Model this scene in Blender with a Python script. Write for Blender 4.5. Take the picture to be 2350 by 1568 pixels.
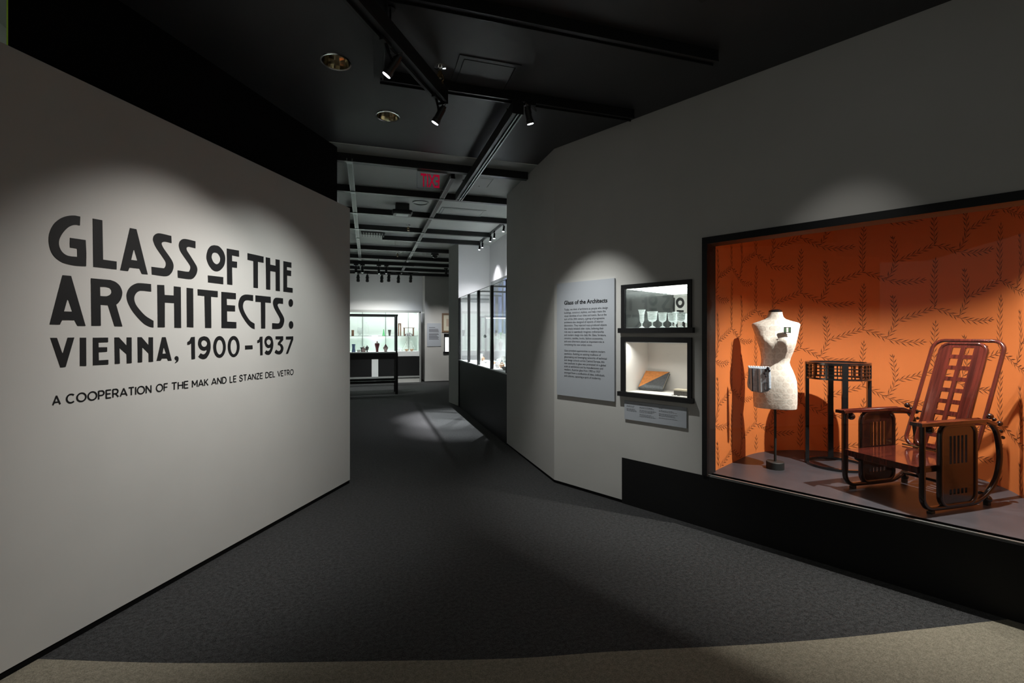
import bpy, bmesh, math, random
from mathutils import Vector as V, Matrix as M, Quaternion
from mathutils.geometry import tessellate_polygon
random.seed(7)
for o in list(bpy.data.objects): bpy.data.objects.remove(o)
SC = bpy.context.scene
COL = SC.collection
PI = math.pi
# ------------------------------------------------------------------ camera, world, exposure
F, CX, HY, H, PHI = 1080.0, 1175.0, 766.0, 1.6, math.atan(330/1080)
SN, CS = math.sin(PHI), math.cos(PHI)
cam_d = bpy.data.cameras.new('camera'); cam = bpy.data.objects.new('camera', cam_d); COL.objects.link(cam)
cam_d.sensor_fit = 'HORIZONTAL'; cam_d.sensor_width = 36.0; cam_d.lens = 36.0*F/2350
cam_d.shift_y = -(784.0-HY)/2350; cam_d.clip_start = 0.05; cam_d.clip_end = 80
cam.location = (0, 0, H); cam.rotation_euler = (PI/2, 0, -PHI)
SC.camera = cam
w = bpy.data.worlds.new('dim_foyer_light'); SC.world = w; w.use_nodes = True
w.node_tree.nodes['Background'].inputs[0].default_value = (0.80, 0.82, 0.72, 1)
w.node_tree.nodes['Background'].inputs[1].default_value = 0.18
SC.view_settings.view_transform = 'Standard'; SC.view_settings.look = 'None'
SC.view_settings.exposure = 0.0; SC.view_settings.gamma = 1.0
SC.view_settings.use_curve_mapping = False
# ------------------------------------------------------------------ pixel helpers (a pixel gives a direction; the plane it lies on gives the distance)
def ray(x, y):
    u = (x-CX)/F
    return V((SN+u*CS, CS-u*SN, -(y-HY)/F))
EYE = V((0, 0, H))
def P(x, y, z=0.0):
    r = ray(x, y); return EYE + r*((z-H)/r.z)
def depthpt(x, y, ydist):                     # point of the ray on the plane Y = ydist
    r = ray(x, y); return EYE + r*(ydist/r.y)
class Fr:                                     # frame of a vertical wall: X to the viewer's right, Y into the wall, Z up
    def __init__(s, o, dx):
        s.o = V(o); s.x = V(dx).normalized(); s.y = V((-s.x.y, s.x.x, 0)); s.rz = math.atan2(s.x.y, s.x.x)
    def w(s, a, d, z): return s.o + s.x*a + s.y*d + V((0, 0, z))
    def px(s, x, y, d=0.0):
        r = ray(x, y); o = s.o + s.y*d; t = (o-EYE).dot(s.y)/r.dot(s.y); p = EYE + r*t
        return V(((p-s.o).dot(s.x), d, p.z))
def vpdir(x):
    r = ray(x, HY); r.z = 0; return r.normalized()
RW = Fr(P(1272, 1107.7), -vpdir(137))
LW = Fr(P(803, 1108.7), vpdir(1408))
CH = 3.588
PZ = 0.4346
# ------------------------------------------------------------------ materials
MATS = {}
def mat(name, col, rough=.6, metal=0.0, spec=.5, var=0.0, vscale=20, bump=0.0, bscale=200, emit=None, estr=0, coat=0.0, dist=.002):
    if name in MATS: return MATS[name]
    m = bpy.data.materials.new(name); m.use_nodes = True; nt = m.node_tree; b = nt.nodes['Principled BSDF']
    b.inputs['Base Color'].default_value = (*col, 1); b.inputs['Roughness'].default_value = rough
    b.inputs['Metallic'].default_value = metal; b.inputs['Specular IOR Level'].default_value = spec
    b.inputs['Coat Weight'].default_value = coat; b.inputs['Coat Roughness'].default_value = .08
    tc = nt.nodes.new('ShaderNodeTexCoord')
    if var:
        n = nt.nodes.new('ShaderNodeTexNoise'); n.inputs['Scale'].default_value = vscale; n.inputs['Detail'].default_value = 4
        nt.links.new(tc.outputs['Object'], n.inputs['Vector'])
        r = nt.nodes.new('ShaderNodeMapRange'); r.inputs['From Min'].default_value = .3; r.inputs['From Max'].default_value = .7
        r.inputs['To Min'].default_value = 1-var; r.inputs['To Max'].default_value = 1+var
        nt.links.new(n.outputs['Fac'], r.inputs['Value'])
        mx = nt.nodes.new('ShaderNodeVectorMath'); mx.operation = 'SCALE'; mx.inputs[0].default_value = col
        nt.links.new(r.outputs['Result'], mx.inputs['Scale']); nt.links.new(mx.outputs['Vector'], b.inputs['Base Color'])
    if bump:
        n2 = nt.nodes.new('ShaderNodeTexNoise'); n2.inputs['Scale'].default_value = bscale; n2.inputs['Detail'].default_value = 3
        nt.links.new(tc.outputs['Object'], n2.inputs['Vector'])
        bp = nt.nodes.new('ShaderNodeBump'); bp.inputs['Strength'].default_value = bump; bp.inputs['Distance'].default_value = dist
        nt.links.new(n2.outputs['Fac'], bp.inputs['Height']); nt.links.new(bp.outputs['Normal'], b.inputs['Normal'])
    if emit:
        b.inputs['Emission Color'].default_value = (*emit, 1); b.inputs['Emission Strength'].default_value = estr
    MATS[name] = m; return m
def glassmat(name, tint=(1, 1, 1), ior=1.45, gl=1.0):
    m = bpy.data.materials.new(name); m.use_nodes = True; nt = m.node_tree
    nt.nodes.remove(nt.nodes['Principled BSDF']); out = nt.nodes['Material Output']
    t = nt.nodes.new('ShaderNodeBsdfTransparent'); t.inputs['Color'].default_value = (*tint, 1)
    g = nt.nodes.new('ShaderNodeBsdfGlossy'); g.inputs['Roughness'].default_value = .02; g.inputs['Color'].default_value = (1, 1, 1, 1)
    f = nt.nodes.new('ShaderNodeLayerWeight'); f.inputs['Blend'].default_value = .5
    pw = nt.nodes.new('ShaderNodeMath'); pw.operation = 'POWER'; pw.inputs[1].default_value = 5
    ma = nt.nodes.new('ShaderNodeMath'); ma.operation = 'MULTIPLY_ADD'; ma.inputs[1].default_value = .5*gl; ma.inputs[2].default_value = .02*gl
    nt.links.new(f.outputs['Facing'], pw.inputs[0]); nt.links.new(pw.outputs[0], ma.inputs[0])
    mx = nt.nodes.new('ShaderNodeMixShader')
    nt.links.new(ma.outputs[0], mx.inputs[0]); nt.links.new(t.outputs[0], mx.inputs[1]); nt.links.new(g.outputs[0], mx.inputs[2])
    nt.links.new(mx.outputs[0], out.inputs['Surface']); MATS[name] = m; return m
def woodmat(name, c1, c2, rough=.16, coat=.7):
    m = bpy.data.materials.new(name); m.use_nodes = True; nt = m.node_tree; b = nt.nodes['Principled BSDF']
    tc = nt.nodes.new('ShaderNodeTexCoord'); mp = nt.nodes.new('ShaderNodeMapping'); mp.inputs['Scale'].default_value = (60, 5, 2.2)
    n = nt.nodes.new('ShaderNodeTexNoise'); n.inputs['Scale'].default_value = 1.0; n.inputs['Detail'].default_value = 6; n.inputs['Distortion'].default_value = .25
    cr = nt.nodes.new('ShaderNodeValToRGB'); cr.color_ramp.elements[0].position = .36; cr.color_ramp.elements[1].position = .68
    cr.color_ramp.elements[0].color = (*c1, 1); cr.color_ramp.elements[1].color = (*c2, 1)
    nt.links.new(tc.outputs['Object'], mp.inputs['Vector']); nt.links.new(mp.outputs['Vector'], n.inputs['Vector'])
    nt.links.new(n.outputs['Fac'], cr.inputs['Fac']); nt.links.new(cr.outputs['Color'], b.inputs['Base Color'])
    b.inputs['Roughness'].default_value = rough; b.inputs['Coat Weight'].default_value = coat; b.inputs['Coat Roughness'].default_value = .06
    MATS[name] = m; return m
def carpetmat(name, c1, c2, scale=260):
    m = bpy.data.materials.new(name); m.use_nodes = True; nt = m.node_tree; b = nt.nodes['Principled BSDF']
    tc = nt.nodes.new('ShaderNodeTexCoord')
    n = nt.nodes.new('ShaderNodeTexNoise'); n.inputs['Scale'].default_value = scale; n.inputs['Detail'].default_value = 2
    n3 = nt.nodes.new('ShaderNodeTexNoise'); n3.inputs['Scale'].default_value = 45; n3.inputs['Detail'].default_value = 5
    cr = nt.nodes.new('ShaderNodeValToRGB'); cr.color_ramp.elements[0].position = .38; cr.color_ramp.elements[1].position = .63
    cr.color_ramp.elements[0].color = (*c1, 1); cr.color_ramp.elements[1].color = (*c2, 1)
    ad = nt.nodes.new('ShaderNodeMath'); ad.operation = 'MULTIPLY_ADD'; ad.inputs[1].default_value = .6
    ml = nt.nodes.new('ShaderNodeMath'); ml.operation = 'MULTIPLY'; ml.inputs[1].default_value = .4
    nt.links.new(tc.outputs['Object'], n.inputs['Vector']); nt.links.new(tc.outputs['Object'], n3.inputs['Vector'])
    nt.links.new(n3.outputs['Fac'], ml.inputs[0]); nt.links.new(n.outputs['Fac'], ad.inputs[0]); nt.links.new(ml.outputs[0], ad.inputs[2])
    nt.links.new(ad.outputs[0], cr.inputs['Fac']); nt.links.new(cr.outputs['Color'], b.inputs['Base Color'])
    bp = nt.nodes.new('ShaderNodeBump'); bp.inputs['Strength'].default_value = .9; bp.inputs['Distance'].default_value = .006
    nt.links.new(ad.outputs[0], bp.inputs['Height']); nt.links.new(bp.outputs['Normal'], b.inputs['Normal'])
    b.inputs['Roughness'].default_value = .95; b.inputs['Specular IOR Level'].default_value = .15
    b.inputs['Sheen Weight'].default_value = .15
    MATS[name] = m; return m
carpetmat('charcoal_carpet', (.0028, .0028, .0029), (.056, .056, .0585), 170)
carpetmat('beige_carpet', (.15, .132, .098), (.30, .268, .205), 160)
mat('wall_paint', (.56, .55, .53), .75, spec=.25, var=.02, vscale=3, bump=.05, bscale=400)
mat('white_paint', (.80, .80, .81), .8, spec=.2, var=.015, vscale=2)
mat('black_paint', (.010, .010, .0105), .5, spec=.25, var=.05, vscale=6)
mat('black_wall_paint', (.004, .004, .004), .8, spec=.1)
mat('black_satin', (.011, .011, .012), .38, spec=.4, var=.05, vscale=9)
mat('plinth_black', (.009, .009, .0095), .55, spec=.25, var=.06, vscale=5)
mat('ceiling_black', (.050, .050, .054), .40, spec=.35, var=.06, vscale=3)
mat('ceiling_grey', (.40, .42, .40), .5, spec=.3, var=.04, vscale=2)
mat('rail_metal', (.34, .36, .36), .35, metal=.8)
mat('beam_black', (.012, .012, .013), .3, spec=.5)
mat('vinyl', (.008, .008, .009), .55, spec=.3)
mat('print_black', (.012, .012, .014), .7, spec=.2)
mat('print_grey', (.12, .12, .13), .8, spec=.2)
mat('panel_white', (.44, .465, .51), .6, spec=.3)
mat('frame_black', (.010, .010, .011), .42, spec=.35)
mat('cream', (.80, .77, .73), .8, spec=.2)
mat('white_deck', (.82, .84, .84), .6)
mat('case_white', (.82, .855, .835), .7)
mat('orange_wallpaper', (.60, .175, .045), .6, spec=.3, var=.03, vscale=4)
mat('leaf_print', (.120, .042, .017), .75, spec=.15)
mat('platform_grey', (.044, .041, .047), .38, spec=.4, var=.12, vscale=7)
mat('black_lacquer', (.008, .008, .009), .2, spec=.6, coat=.4)
mat('black_wood', (.010, .008, .007), .25, spec=.5, coat=.3)
mat('stand_metal', (.012, .013, .012), .6)
mat('brass', (.62, .45, .22), .25, metal=1.0)
mat('chrome', (.8, .8, .8), .12, metal=1.0)
mat('reflector', (.72, .66, .52), .12, metal=1.0)
mat('mirror', (.86, .90, .88), .01, metal=1.0)
mat('lens', (.9, .95, 1), .3, emit=(.9, .95, 1), estr=14)
mat('lens_far', (.9, .95, 1), .3, emit=(.9, .95, 1), estr=7)
mat('light_panel', (1, 1, 1), .5, emit=(.93, 1, .97), estr=4.5)
mat('exit_red', (.45, .0, .03), .5, emit=(.75, .0, .05), estr=.28)
mat('dark_plastic', (.02, .02, .021), .45)
mat('book_grey', (.075, .08, .085), .75, var=.35, vscale=60)
mat('book_orange', (.72, .26, .06), .7, var=.15, vscale=50)
mat('book_pages', (.62, .55, .42), .9)
mat('box_pattern', (.09, .08, .07), .6, var=.8, vscale=160)
mat('metal_dull', (.30, .32, .32), .35, metal=.7)
mat('purse_blue', (.40, .47, .55), .8, var=.16, vscale=70, bump=.3, bscale=300)
mat('purse_white', (.75, .78, .80), .7)
mat('purse_dark', (.02, .02, .03), .6)
mat('frame_wood', (.20, .12, .07), .5, var=.2, vscale=30)
mat('mount_cream', (.66, .62, .50), .8)
mat('drawing_pink', (.50, .38, .30), .8)
mat('green_edge', (.35, .55, .05), .5, emit=(.3, .5, .05), estr=.08)
mat('grey_far_wall', (.72, .78, .73), .8)
woodmat('mahogany', (.030, .006, .0045), (.082, .014, .009))
woodmat('mahogany_shaded', (.009, .003, .0025), (.024, .007, .0045), .2, .35)  # darker copy of the wood, shade on the chair sides worked into it
mat('case_metal', (.42, .43, .42), .4, metal=.4)
glassmat('pane_glass', (.97, .985, .98))
glassmat('green_glass', (.90, .97, .93))
glassmat('clear_acrylic', (.97, .98, .99), 1.3)
def frosted(name, col, a=.5, rough=.15):
    m = bpy.data.materials.new(name); m.use_nodes = True; nt = m.node_tree; b = nt.nodes['Principled BSDF']; out = nt.nodes['Material Output']
    b.inputs['Base Color'].default_value = (*col, 1); b.inputs['Roughness'].default_value = rough
    t = nt.nodes.new('ShaderNodeBsdfTransparent'); mx = nt.nodes.new('ShaderNodeMixShader'); mx.inputs[0].default_value = a
    nt.links.new(t.outputs[0], mx.inputs[1]); nt.links.new(b.outputs[0], mx.inputs[2]); nt.links.new(mx.outputs[0], out.inputs['Surface'])
    MATS[name] = m; return m
cg = frosted('cut_glass', (.92, .97, .95), .6); nt = cg.node_tree
tcg = nt.nodes.new('ShaderNodeTexCoord'); wvg = nt.nodes.new('ShaderNodeTexWave'); wvg.wave_type = 'BANDS'; wvg.bands_direction = 'Z'; wvg.inputs['Scale'].default_value = 22; wvg.inputs['Distortion'].default_value = 1.2
mrg = nt.nodes.new('ShaderNodeMapRange'); mrg.inputs['To Min'].default_value = .35; mrg.inputs['To Max'].default_value = .85
nt.links.new(tcg.outputs['Object'], wvg.inputs['Vector']); nt.links.new(wvg.outputs['Fac'], mrg.inputs['Value'])
nt.links.new(mrg.outputs['Result'], [n_ for n_ in nt.nodes if n_.type == 'MIX_SHADER'][0].inputs[0])
mat('dark_reflection', (.045, .046, .045), .16, spec=.25)  # dark base colour stands in for the dark reflection in the side glass
frosted('clear_glassware', (.80, .88, .86), .16)
mat('brooch_green', (.06, .12, .06), .3)
frosted('green_glassware', (.12, .60, .22), .6)
frosted('pale_green_glassware', (.45, .65, .45), .35)
frosted('fan_tulle', (.85, .88, .86), .35)
# ------------------------------------------------------------------ mesh builder
class MB:
    def __init__(s): s.v = []; s.f = []; s.uv = None; s.smooth = False
    def add(s, vs, fs, mx=None):
        n = len(s.v)
        s.v += [tuple((mx @ V(p)) if mx else p) for p in vs]; s.f += [tuple(i+n for i in f) for f in fs]; return s
    def box(s, x0, x1, y0, y1, z0, z1, mx=None):
        return s.add([(x0,y0,z0),(x1,y0,z0),(x1,y1,z0),(x0,y1,z0),(x0,y0,z1),(x1,y0,z1),(x1,y1,z1),(x0,y1,z1)],
                     [(0,3,2,1),(4,5,6,7),(0,1,5,4),(1,2,6,5),(2,3,7,6),(3,0,4,7)], mx)
    def lathe(s, prof, n=24, mx=None, cap=True):
        vs = []; fs = []
        for r, z in prof:
            for k in range(n): vs.append((r*math.cos(2*PI*k/n), r*math.sin(2*PI*k/n), z))
        for i in range(len(prof)-1):
            for k in range(n): fs.append((i*n+k, i*n+(k+1) % n, (i+1)*n+(k+1) % n, (i+1)*n+k))
        if cap:
            if prof[0][0] > 1e-6: fs.append(tuple(range(n-1, -1, -1)))
            if prof[-1][0] > 1e-6: fs.append(tuple((len(prof)-1)*n+k for k in range(n)))
        s.smooth = True; return s.add(vs, fs, mx)
    def cyl(s, a, b, r, n=12, r2=None):
        a, b = V(a), V(b); d = b-a; q = d.to_track_quat('Z', 'Y').to_matrix().to_4x4(); q.translation = a
        return s.lathe([(r, 0), (r if r2 is None else r2, d.length)], n, q)
    def sphere(s, c, r, n=12, sc=(1, 1, 1)):
        pr = [(r*math.sin(PI*i/n), -r*math.cos(PI*i/n)) for i in range(n+1)]
        return s.lathe(pr, n*2, M.Translation(V(c)) @ M.Diagonal((*sc, 1)), cap=False)
    def sweep(s, path, prof, ref, closed=False, mx=None):       # planar path, ref = plane normal
        ref = V(ref).normalized(); n = len(path); k = len(prof); vs = []; fs = []; path = [V(p) for p in path]
        for i in range(n):
            a = path[(i-1) % n] if (closed or i) else path[0]; b = path[(i+1) % n] if (closed or i < n-1) else path[-1]
            t = (b-a).normalized(); nr = ref.cross(t).normalized()
            for u, v in prof: vs.append(tuple(path[i]+nr*u+ref*v))
        m = n if closed else n-1
        for i in range(m):
            for j in range(k): fs.append((i*k+j, i*k+(j+1) % k, ((i+1) % n)*k+(j+1) % k, ((i+1) % n)*k+j))
        if not closed: fs += [tuple(range(k-1, -1, -1)), tuple((n-1)*k+j for j in range(k))]
        return s.add(vs, fs, mx)
    def prism(s, loops, t, mx=None):         # loops in XZ plane (first outer, others holes), front at y=0, back at y=t
        loops = [[V((p[0], p[1], 0)) for p in l] for l in loops]
        flat = [p for l in loops for p in l]; tri = tessellate_polygon(loops); N = len(flat)
        vs = [(p.x, 0, p.y) for p in flat]+[(p.x, t, p.y) for p in flat]
        fs = []
        for a in tri:
            p, q, r = (flat[i] for i in a)
            a = tuple(a)
            if (q-p).cross(r-p).z < 0: a = a[::-1]
            fs.append(a); fs.append(tuple(i+N for i in a[::-1]))
        o = 0
        for li, l in enumerate(loops):
            m = len(l); ar = sum(l[i].x*l[(i+1) % m].y-l[(i+1) % m].x*l[i].y for i in range(m))
            fl = (ar > 0) == (li == 0)
            for i in range(m):
                a, b = o+i, o+(i+1) % m
                fs.append((a, a+N, b+N, b) if fl else (b, b+N, a+N, a))
            o += m
        return s.add(vs, fs, mx)
    def perf(s, xs, zs, holes, t, mx=None):  # plate in XZ with rectangular holes (cell indices), front y=0, back y=t
        nx, nz = len(xs), len(zs); vs = []; fs = []
        for y in (0, t):
            for z in zs:
                for x in xs: vs.append((x, y, z))
        N = nx*nz; I = lambda i, j, k: k*N+j*nx+i
        solid = lambda i, j: 0 <= i < nx-1 and 0 <= j < nz-1 and (i, j) not in holes
        for i in range(nx-1):
            for j in range(nz-1):
                if not solid(i, j): continue
                fs.append((I(i,j,0), I(i+1,j,0), I(i+1,j+1,0), I(i,j+1,0))); fs.append((I(i,j,1), I(i,j+1,1), I(i+1,j+1,1), I(i+1,j,1)))
                if not solid(i-1, j): fs.append((I(i,j,0), I(i,j+1,0), I(i,j+1,1), I(i,j,1)))
                if not solid(i+1, j): fs.append((I(i+1,j,0), I(i+1,j,1), I(i+1,j+1,1), I(i+1,j+1,0)))
                if not solid(i, j-1): fs.append((I(i,j,0), I(i,j,1), I(i+1,j,1), I(i+1,j,0)))
                if not solid(i, j+1): fs.append((I(i,j+1,0), I(i+1,j+1,0), I(i+1,j+1,1), I(i,j+1,1)))
        return s.add(vs, fs, mx)
    def mesh(s, name, m):
        me = bpy.data.meshes.new(name); me.from_pydata(s.v, [], s.f); me.validate(); me.update()
        if m: me.materials.append(MATS[m])
        if s.smooth:
            me.polygons.foreach_set('use_smooth', [True]*len(me.polygons)); me.set_sharp_from_angle(angle=math.radians(40))
        if s.uv:
            l = me.uv_layers.new(name='UVMap')
            for lp in me.loops: l.data[lp.index].uv = s.uv[lp.vertex_index]
        return me
    def obj(s, name, m, parent=None): return link(name, s.mesh(name, m), parent)
def link(name, data, parent=None):
    o = bpy.data.objects.new(name, data); COL.objects.link(o)
    if parent: o.parent = parent
    return o
def tag(o, label=None, cat=None, group=None, kind=None):
    if label: o['label'] = label
    if cat: o['category'] = cat
    if group: o['group'] = group
    if kind: o['kind'] = kind
    return o
def empty(name, loc=(0, 0, 0), rz=0, label=None, cat=None, group=None, kind=None):
    o = link(name, None); o.location = loc; o.rotation_euler = (0, 0, rz); o.empty_display_size = .1
    return tag(o, label, cat, group, kind)
def rrprof(a, b, r=.006, n=3):
    pts = []
    for cx, cy, a0 in ((a/2-r, b/2-r, 0), (-a/2+r, b/2-r, 90), (-a/2+r, -b/2+r, 180), (a/2-r, -b/2+r, 270)):
        for k in range(n+1):
            t = math.radians(a0+90*k/n); pts.append((cx+r*math.cos(t), cy+r*math.sin(t)))
    return pts
def circ(r, n=10): return [(r*math.cos(2*PI*k/n), r*math.sin(2*PI*k/n)) for k in range(n)]
def catmull(pts, n=6, closed=False):
    out = []; m = len(pts)
    for i in range(m if closed else m-1):
        p1, p2 = V(pts[i % m]), V(pts[(i+1) % m])
        p0 = V(pts[(i-1) % m]) if (closed or i) else p1*2-p2
        p3 = V(pts[(i+2) % m]) if (closed or i < m-2) else p2*2-p1
        for k in range(n):
            t = k/n
            out.append(((2*p1)+(p2-p0)*t+(2*p0-5*p1+4*p2-p3)*t*t+(3*p1-p0-3*p2+p3)*t**3)*.5)
    if not closed: out.append(V(pts[-1]))
    return out
def look(a, b): return (V(b)-V(a)).normalized()
# text as flat mesh: returns list of (x, y) triangles mesh in XY plane with known bounds
def text_mesh(body, offset=0.0):
    cu = bpy.data.curves.new('txt', 'FONT'); cu.body = body; cu.size = 1; cu.offset = offset; cu.resolution_u = 2
    ob = bpy.data.objects.new('txt', cu); COL.objects.link(ob)
    dg = bpy.context.evaluated_depsgraph_get(); dg.update()
    me = bpy.data.meshes.new_from_object(ob.evaluated_get(dg))
    vs = [tuple(v.co) for v in me.vertices]; fs = [tuple(p.vertices) for p in me.polygons]
    bpy.data.objects.remove(ob); bpy.data.curves.remove(cu); bpy.data.meshes.remove(me)
    return vs, fs
CAPS = None
def put_text(mb, body, x0, x1, zb, cap, y=0.0, offset=0.0, flip=1):
    """write body from x0 to x1 (fitted), baseline zb, cap height cap, on plane y (in the XZ plane)"""
    global CAPS
    if CAPS is None: CAPS = max(v[1] for v in text_mesh('H')[0])
    vs, fs = text_mesh(body, offset)
    a, b = min(v[0] for v in vs), max(v[0] for v in vs); sx = (x1-x0)/(b-a); sz = cap/CAPS
    mb.add([(x0+(v[0]-a)*sx, y, zb+v[1]*sz) for v in vs], fs)
# ------------------------------------------------------------------ spotlights on tracks (each builds its own lamp)
def head(label, top, lens, aim, power, angle, blend=.6, col=(1, .97, .90), rad=.03, s=1.0, group='track spotlights', lensm='lens', cat='spotlight', axis=(1, 0, 0)):
    top, lens, d = V(top), V(lens), look(lens, aim)
    r = empty('track_spotlight', top, 0, label, cat, group)
    L = lens-top
    b = MB(); b.cyl(L-d*.135*s, L, .031*s, 16); b.cyl(L-d*.16*s, L-d*.135*s, .024*s, 16); b.obj('lamp_body', 'black_satin', r)
    k = MB(); k.cyl(L-d*.03*s, L+d*.004, .036*s, 18); k.obj('front_ring', 'dark_plastic', r)
    l = MB(); l.cyl(L+d*.003, L+d*.008, .030*s, 18); l.obj('lens', lensm, r)
    a = V(axis).normalized(); q = a.to_track_quat('X', 'Z').to_matrix().to_4x4()
    ad = MB(); ad.box(-.055*s, .055*s, -.017*s, .017*s, -.03*s, 0, q); ad.obj('track_adapter', 'black_satin', r)
    y = MB(); mid = L-d*.085*s; o = V((0, 0, -.03*s)); sd = d.cross(V((0, 0, 1)))
    sd = sd.normalized() if sd.length > .05 else a
    kn = o.lerp(mid, .45); y.cyl(V((0, 0, -.02*s)), kn, .011*s, 8)
    for g in (-1, 1): y.cyl(kn+sd*g*.012*s, mid+sd*g*.036*s, .006*s, 6)
    y.obj('yoke', 'black_satin', r)
    c = MB(); pts = catmull([o+a*.03, o+a*.05-V((0, 0, .05*s)), L-d*.19*s, L-d*.15*s], 4)
    for i in range(len(pts)-1): c.cyl(pts[i], pts[i+1], .003*s, 5)
    c.obj('cord', 'dark_plastic', r)
    if power:
        ld = bpy.data.lights.new('spot_lamp', 'SPOT'); ld.energy = power; ld.spot_size = math.radians(angle); ld.spot_blend = blend
        ld.color = col; ld.shadow_soft_size = rad
        lo = link('spot_lamp', ld, r); lo.location = L+d*.02; lo.rotation_euler = d.to_track_quat('-Z', 'Y').to_euler()
    return r
# ------------------------------------------------------------------ floor
edge_px = [(95, 1513), (265, 1519), (400, 1522), (600, 1521.5), (870, 1517.5), (1170, 1512), (1400, 1496), (1700, 1481), (1900, 1466.5), (2100, 1446), (2310, 1422)]
ed = [P(*q) for q in edge_px]
ed = [ed[0]+(ed[0]-ed[1])*6]+ed+[ed[-1]+(ed[-1]-ed[-2])*2.5]
ed = catmull([(p.x, p.y, 0) for p in ed], 5)
def flatpoly(name, pts, m, z=0.0, up=True, holes=()):
    loops = [[V((p[0], p[1], 0)) for p in pts]]+[[V((p[0], p[1], 0)) for p in h] for h in holes]
    fl = [q for l in loops for q in l]; b = MB(); fs = []
    for t in tessellate_polygon(loops):
        p, q, r = (fl[i] for i in t); t = tuple(t)
        if ((q-p).cross(r-p).z > 0) != up: t = t[::-1]
        fs.append(t)
    b.add([(q.x, q.y, z) for q in fl], fs); return b.obj(name, m)
fd = flatpoly('floor', [(p.x, p.y) for p in ed]+[(9, 20), (-9, 20)], 'charcoal_carpet'); tag(fd, 'charcoal speckled carpet running into the gallery', kind='structure')
fb = flatpoly('floor', [(p.x, p.y) for p in reversed(ed)]+[(-9, -5), (9, -5)], 'beige_carpet'); tag(fb, 'beige carpet with a curved edge in the foreground', kind='structure')
# ------------------------------------------------------------------ ceiling
BEAMPX = [(985, 391), (970, 455), (974, 501), (960, 535), (1050, 560.5), (900, 576), (900, 596), (900, 609), (900, 621), (900, 631)]
BZ = 3.50
BY = [P(x, y, BZ).y for x, y in BEAMPX]
JY = P(980, 350, CH).y
d1, d2 = P(771, 142, CH), P(890, 267, CH)
cring = lambda c, r, n=28: [(c.x+r*math.cos(2*PI*k/n), c.y+r*math.sin(2*PI*k/n)) for k in range(n)]
ceil = flatpoly('ceiling', [(-9, -3), (9, -3), (9, JY), (-.56, JY), (-1.76, 2.95), (-9, 2.95)], 'ceiling_black', CH, False, [cring(d1, .099), cring(d2, .099)])
tag(ceil, 'black painted ceiling over the entrance', kind='structure')
c2 = MB(); c2.box(-3.3, 9, JY+.7, 19, CH+.05, CH+.08); c2.box(-.62, 9, JY-.02, JY+.7, CH+.05, CH+.08)
c2 = tag(c2.obj('ceiling', 'ceiling_grey'), 'grey panelled ceiling of the gallery behind the beams', kind='structure')
ys = [JY+.012]+BY+[17.4]
for a, b in zip(ys[:-1], ys[1:]):
    q = MB(); q.box(-3.2 if a > JY+.3 else -.5, 2.62 if a > 6 else 1.98, a+.006, b-.006, CH, CH+.05); q.obj('ceiling_panel', 'ceiling_grey', c2)
q = MB(); q.box(2.62, 5, JY+.012, 17.4, CH+.002, CH+.05); q.obj('ceiling_panel', 'ceiling_grey', c2)
q = MB(); q.box(1.98, 2.62, JY+.012, BY[0], CH+.002, CH+.05); q.obj('ceiling_panel', 'ceiling_grey', c2)
for i, y in enumerate(BY):                      # cross beams of the gallery ceiling
    q = MB(); x1 = 1.88 if i < 1 else 2.30 if y < 10.2 else 2.60
    x0 = -.42 if y < 8.2 else -3.2
    if i == 4: x0 = P(877, 552, BZ).x
    q.box(x0, x1, y-.035, y+.035, BZ, CH); b = q.obj('ceiling_beam', 'beam_black')
    names = ['first', 'second', 'third', 'fourth', 'fifth', 'sixth', 'seventh', 'eighth', 'ninth', 'tenth']
    tag(b, 'slim black cross beam under the gallery ceiling, %s from the entrance' % names[i], 'beam', 'cross beams of the gallery ceiling')
def lighttrack(label, x, y0, y1):
    r = empty('lighting_track', (x, y0, BZ), 0, label, 'track')
    cuts = [y0]+[b for b in BY if y0 < b < y1]+[y1]
    for a, b in zip(cuts[:-1], cuts[1:]):
        s = MB(); s.box(-.024, .024, a+.04-y0, b-.04-y0, .003, CH-BZ-.002); s.obj('slot', 'beam_black', r)
        for g in (-1, 1):
            e = MB(); e.box(g*.028-.004, g*.028+.004, a+.04-y0, b-.04-y0, 0, .03); e.obj('side_rail', 'rail_metal', r)
    for b in cuts[1:-1]:
        e = MB(); e.box(-.034, .034, b-.04-y0, b+.04-y0, -.006, -.0005); e.obj('connector', 'rail_metal', r)
    return r
xl = P(815, 490, BZ).x; xr = P(985, 510, BZ).x
lighttrack('slotted grey lighting track running down the left of the gallery ceiling', xl, P(806, 372, BZ).y, P(826, 630, BZ).y)
lighttrack('slotted grey lighting track running down the middle of the gallery ceiling', xr, P(1040, 408, BZ).y, P(918, 630, BZ).y)
# rails on the black entrance ceiling
def railX(label, x0, x1, y):
    r = empty('ceiling_rail', (x0, y, CH), 0, label, 'rail', 'rails on the entrance ceiling')
    s = MB(); s.box(0, x1-x0, -.03, .03, -.07, -.001); s.obj('channel', 'beam_black', r)
    s = MB(); s.box(0, x1-x0, -.034, -.024, -.082, -.07); s.box(0, x1-x0, .024, .034, -.082, -.07); s.obj('lower_lip', 'beam_black', r)
    return r
rz = CH-.08
pC, pD = P(1275, 72, rz), P(1165, 232, rz)
railX('black ceiling rail nearest the entrance, ending over the right wall', P(880, 5, rz).x, P(1650, 140, rz).x, pC.y)
railX('black ceiling rail holding the spotlight near the right wall', P(872, 197, rz).x, P(1458, 270, rz).x, pD.y)
r = empty('ceiling_rail', (P(872, 100, rz).x, 0, CH), 0, 'short black ceiling rail joining two crossing rails beside a downlight', 'rail', 'rails on the entrance ceiling')
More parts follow.
